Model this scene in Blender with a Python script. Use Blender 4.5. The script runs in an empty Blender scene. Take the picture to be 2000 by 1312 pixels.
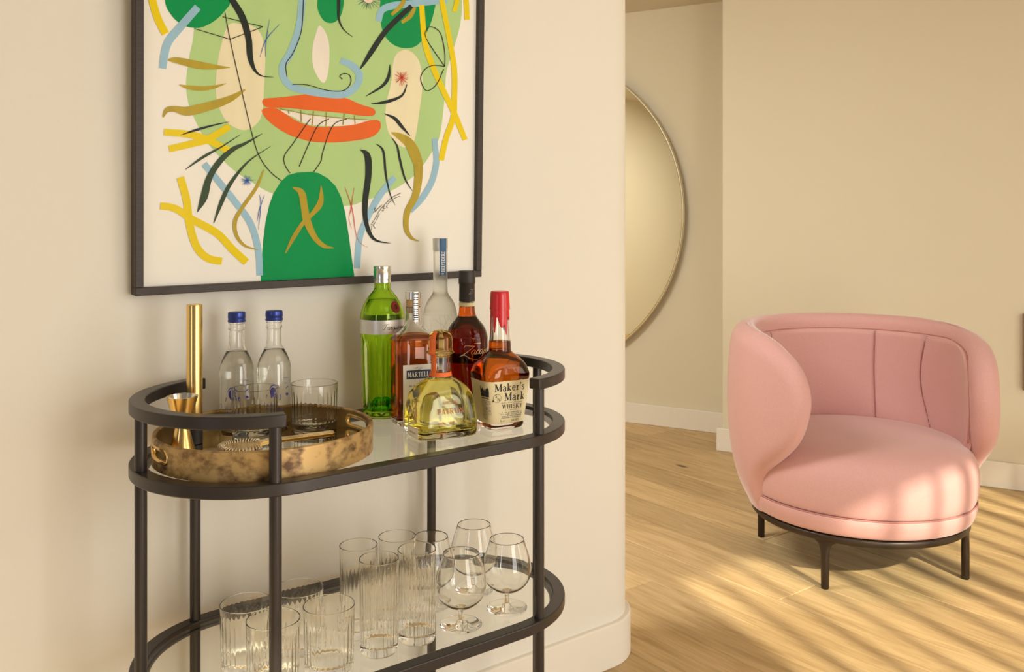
import bpy, bmesh, math, random
from math import sin, cos, pi, radians as R, sqrt, atan2
from mathutils import Vector, Matrix, geometry

random.seed(7)
S = bpy.context.scene
COL = S.collection

# ------------------------------------------------------------------ camera, world, light, exposure
F, CY, CAMZ = 1768.0, 424.5, 1.21
cam = bpy.data.cameras.new('camera')
cam.sensor_width = 36; cam.lens = F / 2000 * 36
cam.shift_y = -(656 - CY) / 2000
cam.clip_start = 0.02
camo = bpy.data.objects.new('camera', cam); COL.objects.link(camo)
camo.location = (0, 0, CAMZ); camo.rotation_euler = (pi / 2, 0, 0)
S.camera = camo

TH = R(37.06)                       # the long wall runs at this angle to the picture plane
UX, UY = cos(TH), sin(TH)           # along the long wall
NX, NY = -sin(TH), cos(TH)          # from the camera towards the long wall
def UN(u, n, z=0.0): return Vector((u * UX + n * NX, u * UY + n * NY, z))

w = bpy.data.worlds.new('world'); S.world = w; w.use_nodes = True
bg = w.node_tree.nodes['Background']
bg.inputs[0].default_value = (1.0, 1.0, 0.95, 1); bg.inputs[1].default_value = 0.22

def area(name, loc, target, sx, sy, energy, color):
    l = bpy.data.lights.new(name, 'AREA'); l.shape = 'RECTANGLE'; l.size = sx; l.size_y = sy
    l.energy = energy; l.color = color
    o = bpy.data.objects.new(name, l); COL.objects.link(o); o.location = loc
    d = (Vector(target) - Vector(loc)).normalized()
    o.rotation_euler = d.to_track_quat('-Z', 'Y').to_euler()
    return o
# window daylight from out of view, added frontal and ceiling fills, hall light
area('window_and_fill_light', UN(2.7, -1.15, 1.2), UN(1.5, 1.8, 0.85), 1.6, 2.1, 27, (1.0, 1.0, 0.96))
area('window_and_fill_light', UN(1.15, -1.20, 0.95), UN(1.05, 1.8, 0.75), 0.9, 1.7, 30, (1.0, 1.0, 0.96))  # added frontal fill that lifts the wall behind the cart, not a window
area('window_and_fill_light', UN(-1.7, 0.3, 1.1), UN(0.6, 1.5, 0.9), 0.22, 1.1, 4, (0.94, 0.97, 1.0))
area('ceiling_fill', UN(1.4, -0.4, 2.38), UN(1.4, 0.2, 0), 2.0, 1.2, 9, (1.0, 1.0, 0.94))  # added unseen fill under the ceiling, no known lamp
area('hall_ceiling_light', UN(0.8, 2.75, 2.38), UN(1.1, 3.1, 0.6), 1.2, 0.9, 88, (1.0, 1.0, 0.97))
sl = bpy.data.lights.new('sun', 'SUN'); sl.energy = 5.2; sl.angle = R(1.0); sl.color = (1.0, 0.93, 0.72)
so = bpy.data.objects.new('sun', sl); COL.objects.link(so); so.location = (2, -4, 4)
SUND = Vector((-0.34 * cos(R(33)), 0.94 * cos(R(33)), -sin(R(33))))
so.rotation_euler = SUND.to_track_quat('-Z', 'Y').to_euler()

S.view_settings.view_transform = 'Standard'
S.view_settings.look = 'None'
S.view_settings.exposure = -0.03
S.view_settings.gamma = 1.0
S.view_settings.use_curve_mapping = False
cy = S.cycles
cy.use_denoising = True
cy.max_bounces = 20; cy.transmission_bounces = 20; cy.transparent_max_bounces = 24
cy.diffuse_bounces = 4; cy.glossy_bounces = 8
cy.sample_clamp_indirect = 6.0
cy.blur_glossy = 0.5

# ------------------------------------------------------------------ materials
def mat(name, col, rough=0.5, metal=0.0, spec=0.5, noise=None, bump=None, **kw):
    m = bpy.data.materials.new(name); m.use_nodes = True
    nt = m.node_tree; b = nt.nodes['Principled BSDF']
    b.inputs['Base Color'].default_value = (*col, 1)
    b.inputs['Roughness'].default_value = rough
    b.inputs['Metallic'].default_value = metal
    b.inputs['Specular IOR Level'].default_value = spec
    for k, v in kw.items(): b.inputs[k.replace('_', ' ')].default_value = v
    tc = nt.nodes.new('ShaderNodeTexCoord')
    if noise:                                   # (scale, colour2, contrast lo, hi, stretch)
        sc, c2, lo, hi, st = noise
        mp = nt.nodes.new('ShaderNodeMapping'); mp.inputs['Scale'].default_value = st
        n = nt.nodes.new('ShaderNodeTexNoise'); n.inputs['Scale'].default_value = sc; n.inputs['Detail'].default_value = 6
        r = nt.nodes.new('ShaderNodeValToRGB')
        r.color_ramp.elements[0].position = lo; r.color_ramp.elements[0].color = (*col, 1)
        r.color_ramp.elements[1].position = hi; r.color_ramp.elements[1].color = (*c2, 1)
        nt.links.new(tc.outputs['Object'], mp.inputs[0]); nt.links.new(mp.outputs[0], n.inputs[0])
        nt.links.new(n.outputs[0], r.inputs[0]); nt.links.new(r.outputs[0], b.inputs['Base Color'])
    if bump:
        sc, strg, dist = bump
        n = nt.nodes.new('ShaderNodeTexNoise'); n.inputs['Scale'].default_value = sc; n.inputs['Detail'].default_value = 4
        bp = nt.nodes.new('ShaderNodeBump'); bp.inputs['Strength'].default_value = strg; bp.inputs['Distance'].default_value = dist
        nt.links.new(tc.outputs['Object'], n.inputs[0]); nt.links.new(n.outputs[0], bp.inputs['Height'])
        nt.links.new(bp.outputs[0], b.inputs['Normal'])
    return m

def glassmat(name, col=(1, 1, 1), ior=1.5, rough=0.0):
    m = bpy.data.materials.new(name); m.use_nodes = True
    nt = m.node_tree; nt.nodes.clear()
    o = nt.nodes.new('ShaderNodeOutputMaterial'); g = nt.nodes.new('ShaderNodeBsdfGlass')
    g.inputs['Color'].default_value = (*col, 1); g.inputs['IOR'].default_value = ior; g.inputs['Roughness'].default_value = rough
    nt.links.new(g.outputs[0], o.inputs[0]); return m

def panemat(name, tint=(1, 1, 1), ior=1.5, rough=0.02):
    """thin architectural pane: clear, with a Fresnel reflection"""
    m = bpy.data.materials.new(name); m.use_nodes = True
    nt = m.node_tree; nt.nodes.clear()
    o = nt.nodes.new('ShaderNodeOutputMaterial'); t = nt.nodes.new('ShaderNodeBsdfTransparent'); g = nt.nodes.new('ShaderNodeBsdfGlossy')
    t.inputs[0].default_value = (*tint, 1); g.inputs['Roughness'].default_value = rough
    fr = nt.nodes.new('ShaderNodeFresnel'); fr.inputs[0].default_value = ior
    mx = nt.nodes.new('ShaderNodeMixShader')
    ge = nt.nodes.new('ShaderNodeNewGeometry'); iv = nt.nodes.new('ShaderNodeMath'); iv.operation = 'SUBTRACT'; iv.inputs[0].default_value = 1
    ml = nt.nodes.new('ShaderNodeMath'); ml.operation = 'MULTIPLY'
    nt.links.new(ge.outputs['Backfacing'], iv.inputs[1]); nt.links.new(iv.outputs[0], ml.inputs[0]); nt.links.new(fr.outputs[0], ml.inputs[1])
    nt.links.new(ml.outputs[0], mx.inputs[0]); nt.links.new(t.outputs[0], mx.inputs[1]); nt.links.new(g.outputs[0], mx.inputs[2])
    nt.links.new(mx.outputs[0], o.inputs[0]); return m

def paintmat(name, col, alpha=1.0, var=0.12, scale=30):
    var *= 0.6
    """brushed paint, alpha < 1 lets the layer below show through"""
    m = mat(name, col, 0.8, 0, 0.2, noise=(scale, tuple(c * (1 - var) for c in col), 0.4, 0.7, (1, 1, 0.25)))
    if alpha < 1:
        m.node_tree.nodes['Principled BSDF'].inputs['Alpha'].default_value = alpha
    return m

M = {}
M['wall'] = mat('wall_paint', (0.80, 0.755, 0.67), 0.9, 0, 0.2, bump=(90, 0.12, 0.002))
M['wall2'] = mat('wall_paint_hall', (0.75, 0.68, 0.52), 0.9, 0, 0.2, bump=(90, 0.08, 0.002))
M['trim'] = mat('trim_paint', (0.85, 0.79, 0.69), 0.45, 0, 0.4)
M['ceil'] = mat('ceiling_paint', (0.72, 0.64, 0.5), 0.9, 0, 0.2)
M['metal'] = mat('bronze_black_metal', (0.042, 0.034, 0.031), 0.34, 0.35, 0.5, bump=(400, 0.05, 0.0003))
M['frame'] = mat('dark_brown_frame_wood', (0.035, 0.024, 0.018), 0.5, 0, 0.4, noise=(60, (0.055, 0.038, 0.03), 0.4, 0.7, (1, 1, 8)))
M['paper'] = mat('artwork_paper', (0.88, 0.84, 0.76), 0.75, 0, 0.2)
M['pane'] = panemat('picture_glass', (1, 1, 1), 1.16, 0.22)
M['clear'] = glassmat('clear_glass', (0.985, 0.985, 0.975), 1.45)
M['thin'] = glassmat('crystal_glass', (0.992, 0.992, 0.985), 1.42)
M['shelfglass'] = panemat('shelf_glass', (0.975, 0.985, 0.965))
M['gin'] = glassmat('green_glass', (0.82, 0.94, 0.42), 1.5)
M['ginliq'] = glassmat('gin_liquid', (0.93, 0.98, 0.74), 1.36)
M['ginfoot'] = glassmat('deep_green_glass', (0.10, 0.72, 0.10), 1.5)
M['cognac'] = glassmat('cognac_liquid', (0.74, 0.33, 0.13), 1.36)
M['rum'] = glassmat('rum_liquid', (0.36, 0.055, 0.03), 1.36)
M['rumneck'] = glassmat('rum_neck_liquid', (0.85, 0.36, 0.06), 1.36)
M['whisky'] = glassmat('whisky_liquid', (0.72, 0.33, 0.055), 1.36)
M['tequila'] = glassmat('tequila_liquid', (0.94, 0.905, 0.50), 1.36)
M['water'] = glassmat('water', (0.985, 0.99, 0.98), 1.33)
M['frost'] = glassmat('frosted_glass', (0.93, 0.93, 0.90), 1.3, 0.38)
M['silver'] = mat('silver_metal', (0.80, 0.77, 0.72), 0.22, 1.0)
M['band'] = mat('satin_silver_label', (0.72, 0.69, 0.65), 0.35, 0.6)
M['brass'] = mat('brushed_brass', (0.83, 0.56, 0.20), 0.24, 1.0)
M['brassin'] = mat('jigger_inside', (0.78, 0.72, 0.62), 0.15, 1.0)
M['steel'] = mat('steel_wire', (0.75, 0.70, 0.60), 0.2, 1.0)
M['rubber'] = mat('black_rubber', (0.02, 0.018, 0.02), 0.5)
M['bluecap'] = mat('blue_screw_cap', (0.035, 0.06, 0.30), 0.3, 0.5)
M['blueprint'] = mat('blue_print', (0.04, 0.05, 0.35), 0.6)
M['black'] = mat('black_print', (0.025, 0.02, 0.02), 0.6)
M['grey'] = mat('grey_print', (0.30, 0.28, 0.25), 0.7)
M['blackcap'] = mat('black_capsule', (0.03, 0.024, 0.02), 0.5)
M['cream'] = mat('cream_paper_label', (0.86, 0.73, 0.44), 0.75)
M['white'] = mat('white_paper_label', (0.86, 0.82, 0.78), 0.7)
M['whiteprint'] = mat('white_print', (0.9, 0.88, 0.84), 0.6)
M['navy'] = mat('navy_print', (0.03, 0.05, 0.12), 0.6)
M['skyblue'] = mat('blue_strip_label', (0.03, 0.11, 0.24), 0.5)
M['gold'] = mat('gold_print', (0.85, 0.62, 0.30), 0.35, 0.6)
M['wax'] = mat('red_wax', (0.60, 0.010, 0.018), 0.28, 0, 0.6)
M['orange'] = mat('orange_ribbon', (0.85, 0.17, 0.03), 0.6)
M['orangeprint'] = mat('orange_print', (0.50, 0.13, 0.02), 0.6)
M['seal'] = mat('red_seal', (0.28, 0.008, 0.03), 0.35)
M['cork'] = mat('cork', (0.62, 0.40, 0.19), 0.8, noise=(120, (0.45, 0.26, 0.1), 0.45, 0.65, (1, 1, 1)))
M['amber'] = glassmat('amber_glass_stopper', (0.96, 0.82, 0.52), 1.45)
M['traygold'] = mat('antiqued_gold_leaf', (0.56, 0.36, 0.14), 0.42, 0.40,
                    noise=(46, (0.12, 0.055, 0.022), 0.44, 0.70, (1, 1, 1.4)))
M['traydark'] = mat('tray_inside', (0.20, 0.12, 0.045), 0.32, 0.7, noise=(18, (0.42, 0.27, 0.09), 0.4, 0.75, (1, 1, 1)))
M['traymirror'] = mat('antiqued_mirror', (0.72, 0.66, 0.54), 0.03, 1.0, noise=(9, (0.55, 0.50, 0.38), 0.5, 0.8, (1, 1, 1)))
M['mirror'] = mat('mirror_silver', (0.80, 0.77, 0.66), 0.02, 1.0)
M['pink'] = mat('pink_wool', (0.69, 0.395, 0.365), 0.9, 0, 0.15, noise=(350, (0.64, 0.355, 0.33), 0.35, 0.7, (1, 1, 1)),
                bump=(900, 0.18, 0.001), Sheen_Weight=0.6, Sheen_Roughness=0.35)
M['pinkseam'] = mat('pink_seam', (0.50, 0.22, 0.20), 0.9, 0, 0.1)
M['chairmetal'] = mat('dark_bronze', (0.045, 0.030, 0.020), 0.38, 0.5)
M['slat'] = mat('vertical_slat_fabric', (0.85, 0.80, 0.7), 0.9)
M['panel'] = mat('brown_panel', (0.22, 0.15, 0.08), 0.7)
M['bottlegap'] = M['clear']

# oak: every plank picks its own offset and tone from its object's random number
def oak():
    m = bpy.data.materials.new('oak_plank'); m.use_nodes = True; nt = m.node_tree; b = nt.nodes['Principled BSDF']
    N = nt.nodes.new; L = nt.links.new
    tc = N('ShaderNodeTexCoord'); oi = N('ShaderNodeObjectInfo')
    ofs = N('ShaderNodeVectorMath'); ofs.operation = 'SCALE'; ofs.inputs[0].default_value = (37, 53, 11)
    L(oi.outputs['Random'], ofs.inputs['Scale'])
    add = N('ShaderNodeVectorMath'); add.operation = 'ADD'; L(tc.outputs['Object'], add.inputs[0]); L(ofs.outputs[0], add.inputs[1])
    def noise(scale, st, det=6, dist=0.0):
        mp = N('ShaderNodeMapping'); mp.inputs['Scale'].default_value = st; n = N('ShaderNodeTexNoise')
        n.inputs['Scale'].default_value = scale; n.inputs['Detail'].default_value = det; n.inputs['Distortion'].default_value = dist
        L(add.outputs[0], mp.inputs[0]); L(mp.outputs[0], n.inputs[0]); return n
    n1 = noise(7, (0.45, 5, 1), 6, 1.2); n2 = noise(60, (0.25, 6, 1), 4); n3 = noise(1.6, (1, 1.5, 1), 3)
    mix = N('ShaderNodeMath'); mix.operation = 'MULTIPLY_ADD'; mix.inputs[1].default_value = 0.35
    L(n2.outputs[0], mix.inputs[0]); L(n1.outputs[0], mix.inputs[2])
    mi2 = N('ShaderNodeMath'); mi2.operation = 'MULTIPLY_ADD'; mi2.inputs[1].default_value = 0.35
    L(n3.outputs[0], mi2.inputs[0]); L(mix.outputs[0], mi2.inputs[2])
    r = N('ShaderNodeValToRGB'); e = r.color_ramp.elements
    e[0].position = 0.60; e[0].color = (0.48, 0.315, 0.14, 1); e[1].position = 1.08; e[1].color = (0.70, 0.50, 0.255, 1)
    L(mi2.outputs[0], r.inputs[0])
    hsv = N('ShaderNodeHueSaturation'); L(r.outputs[0], hsv.inputs['Color'])
    mr = N('ShaderNodeMapRange'); mr.inputs['To Min'].default_value = 0.86; mr.inputs['To Max'].default_value = 1.12
    L(oi.outputs['Random'], mr.inputs[0]); L(mr.outputs[0], hsv.inputs['Value'])
    # knots
    mpk = N('ShaderNodeMapping'); mpk.inputs['Scale'].default_value = (1.5, 3.4, 1); vo = N('ShaderNodeTexVoronoi'); vo.inputs['Scale'].default_value = 1.0
    L(add.outputs[0], mpk.inputs[0]); L(mpk.outputs[0], vo.inputs[0])
    kr = N('ShaderNodeValToRGB'); kr.color_ramp.elements[0].position = 0.022; kr.color_ramp.elements[0].color = (1, 1, 1, 1)
    kr.color_ramp.elements[1].position = 0.07; kr.color_ramp.elements[1].color = (0, 0, 0, 1)
    L(vo.outputs['Distance'], kr.inputs[0])
    mk = N('ShaderNodeMixRGB'); mk.inputs[2].default_value = (0.10, 0.05, 0.02, 1)
    L(kr.outputs[0], mk.inputs[0]); L(hsv.outputs[0], mk.inputs[1]); L(mk.outputs[0], b.inputs['Base Color'])
    b.inputs['Roughness'].default_value = 0.46; b.inputs['Specular IOR Level'].default_value = 0.35
    bp = N('ShaderNodeBump'); bp.inputs['Strength'].default_value = 0.12; bp.inputs['Distance'].default_value = 0.001
    L(n2.outputs[0], bp.inputs['Height']); L(bp.outputs[0], b.inputs['Normal'])
    return m
M['oak'] = oak()

# ------------------------------------------------------------------ object helpers
def obj(name, verts, faces, m, parent=None, smooth=True, mats=None, fm=None, loc=None, rot=None):
    me = bpy.data.meshes.new(name); me.from_pydata([tuple(v) for v in verts], [], faces)
    for mm in (mats or [m]): me.materials.append(mm)
    if fm:
        for p, i in zip(me.polygons, fm): p.material_index = i
    if smooth: me.polygons.foreach_set('use_smooth', [True] * len(me.polygons))
    me.update()
    o = bpy.data.objects.new(name, me); COL.objects.link(o)
    if parent: o.parent = parent
    if loc is not None: o.location = loc
    if rot is not None: o.rotation_euler = (0, 0, rot)
    return o
def recalc(o):
    bm = bmesh.new(); bm.from_mesh(o.data); bmesh.ops.recalc_face_normals(bm, faces=bm.faces); bm.to_mesh(o.data); bm.free(); return o
def sharp(o, ang=35):
    """shade smooth but keep hard edges"""
    o.data.set_sharp_from_angle(angle=R(ang)); return o
def tag(o, label=None, cat=None, group=None, kind=None):
    if label: o['label'] = label
    if cat: o['category'] = cat
    if group: o['group'] = group
    if kind: o['kind'] = kind
    return o
def thing(name, label, cat, loc=(0, 0, 0), rotz=0, group=None):
    o = bpy.data.objects.new(name, None); COL.objects.link(o); o.empty_display_size = 0.05
    o.location = loc; o.rotation_euler = (0, 0, rotz); return tag(o, label, cat, group)
def copy_tree(o, parent=None):
    c = o.copy(); COL.objects.link(c); c.parent = parent
    for ch in list(o.children): copy_tree(ch, c)
    return c
def box(x0, x1, y0, y1, z0, z1):
    v = [(x, y, z) for z in (z0, z1) for y in (y0, y1) for x in (x0, x1)]
    f = [(0, 2, 3, 1), (4, 5, 7, 6), (0, 1, 5, 4), (2, 6, 7, 3), (0, 4, 6, 2), (1, 3, 7, 5)]
    return v, f
def bevel(o, wd, seg=2, ang=40):
    b = o.modifiers.new('bevel', 'BEVEL'); b.width = wd; b.segments = seg; b.limit_method = 'ANGLE'; b.angle_limit = R(ang); return o

def srad(a, rx, ry, p):
    return 1.0 / ((abs(sin(a)) / rx) ** p + (abs(cos(a)) / ry) ** p) ** (1.0 / p)
def loft(rows, seg=64, mod=None):
    """rows (z, rx, ry, p) or (z, r): closed rings about the z axis; r = 0 makes a pole.  Angle 0 faces -Y (the front)."""
    V, Fc, rings = [], [], []
    for i, row in enumerate(rows):
        z = row[0]; rx = row[1]; ry = row[2] if len(row) > 2 else rx; p = row[3] if len(row) > 3 else 2
        if rx <= 1e-6: rings.append([len(V)]); V.append((0, 0, z)); continue
        rg = []
        for k in range(seg):
            a = 2 * pi * k / seg; r = srad(a, rx, ry, p)
            if mod: r *= mod(a, z, i)
            rg.append(len(V)); V.append((r * sin(a), -r * cos(a), z))
        rings.append(rg)
    for A, B in zip(rings[:-1], rings[1:]):
        if len(A) == 1 and len(B) == 1: continue
        for k in range(seg):
            k2 = (k + 1) % seg
            if len(A) == 1: Fc.append((A[0], B[k2], B[k]))
            elif len(B) == 1: Fc.append((A[k], A[k2], B[0]))
            else: Fc.append((A[k], A[k2], B[k2], B[k]))
    return V, Fc
def dense(rows, n=5):
    """Catmull-Rom through the rows (z, rx, ry, p)"""
    rows = [tuple(r) if len(r) == 4 else (r[0], r[1], r[1], 2) for r in rows]
    out = []
    for i in range(len(rows) - 1):
        p0, p1, p2, p3 = rows[max(i - 1, 0)], rows[i], rows[i + 1], rows[min(i + 2, len(rows) - 1)]
        for k in range(n):
            t = k / n
            q = []
            for a, b, c, d in zip(p0, p1, p2, p3):
                v = 0.5 * ((2 * b) + (-a + c) * t + (2 * a - 5 * b + 4 * c - d) * t * t + (-a + 3 * b - 3 * c + d) * t ** 3)
                lo, hi = min(b, c), max(b, c); q.append(min(max(v, lo), hi))
            out.append(tuple(q))
    out.append(rows[-1]); return out
def interp_row(rows, z):
    for a, b in zip(rows[:-1], rows[1:]):
        if a[0] <= z <= b[0]:
            t = 0 if b[0] == a[0] else (z - a[0]) / (b[0] - a[0]); return tuple(x + (y - x) * t for x, y in zip(a, b))
    return rows[0] if z < rows[0][0] else rows[-1]

# 2-D drawing -------------------------------------------------------
def smooth_line(pts, n=6):
    if len(pts) < 3: return [tuple(p) for p in pts]
    out = []
    for i in range(len(pts) - 1):
        P = [pts[max(i - 1, 0)], pts[i], pts[i + 1], pts[min(i + 2, len(pts) - 1)]]
        for k in range(n):
            t = k / n
            out.append(tuple(0.5 * ((2 * b) + (-a + c) * t + (2 * a - 5 * b + 4 * c - d) * t * t + (-a + 3 * b - 3 * c + d) * t ** 3)
                             for a, b, c, d in zip(*P)))
    out.append(tuple(pts[-1])); return out
class Draw:
    """collects flat shapes in 2-D, then maps them onto a surface f(x, y, lift)"""
    def __init__(s): s.v = []; s.f = []; s.l = []
    def ribbon(s, pts, lift=0.0, w=None, n=6, maxlen=None):
        """pts (x, y, width) or (x, y) with constant w"""
        P = [(p[0], p[1], p[2] if len(p) > 2 else w) for p in pts]
        P = smooth_line(P, n) if n else P
        if maxlen:
            Q = [P[0]]
            for a, b in zip(P[:-1], P[1:]):
                k = max(1, int(math.hypot(b[0] - a[0], b[1] - a[1]) / maxlen))
                Q += [tuple(x + (y - x) * j / k for x, y in zip(a, b)) for j in range(1, k + 1)]
            P = Q
        b0 = len(s.v)
        for i, p in enumerate(P):
            q0 = P[max(i - 1, 0)]; q1 = P[min(i + 1, len(P) - 1)]
            dx, dy = q1[0] - q0[0], q1[1] - q0[1]; L = math.hypot(dx, dy) or 1; nx, ny = -dy / L, dx / L
            h = max(p[2], 1e-5) / 2
            s.v += [(p[0] + nx * h, p[1] + ny * h), (p[0] - nx * h, p[1] - ny * h)]; s.l += [lift, lift]
        for i in range(len(P) - 1):
            a = b0 + 2 * i; s.f.append((a, a + 1, a + 3, a + 2))
    def poly(s, pts, lift=0.0, n=5, closed=True):
        if n:
            m = len(pts); Q = []
            for i in range(m):
                P = [pts[i - 1], pts[i], pts[(i + 1) % m], pts[(i + 2) % m]]
                for k in range(n):
                    t = k / n
                    Q.append(tuple(0.5 * ((2 * b) + (-a + c) * t + (2 * a - 5 * b + 4 * c - d) * t * t + (-a + 3 * b - 3 * c + d) * t ** 3)
                                   for a, b, c, d in zip(*P)))
        else: Q = list(pts)
        b0 = len(s.v); s.v += [(q[0], q[1]) for q in Q]; s.l += [lift] * len(Q)
        for t in geometry.tessellate_polygon([[Vector((q[0], q[1], 0)) for q in Q]]):
            s.f.append(tuple(b0 + i for i in t))
    def rect(s, x0, x1, y0, y1, lift=0.0, nx=1, ny=1):
        b0 = len(s.v)
        for j in range(ny + 1):
            for i in range(nx + 1):
                s.v.append((x0 + (x1 - x0) * i / nx, y0 + (y1 - y0) * j / ny)); s.l.append(lift)
        for j in range(ny):
            for i in range(nx):
                a = b0 + j * (nx + 1) + i; s.f.append((a, a + 1, a + nx + 2, a + nx + 1))
    def build(s, name, m, parent, f):
        o = s.build_(name, m, parent, f)
        if any(k in name for k in ('print', 'lettering', 'crest', 'etched', 'engraving', 'mark')) and parent.name != 'framed_artwork': o['kind'] = 'stuff'
        return o
    def build_(s, name, m, parent, f):
        return obj(name, [f(x, y, l) for (x, y), l in zip(s.v, s.l)], s.f, m, parent, smooth=False)

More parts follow.
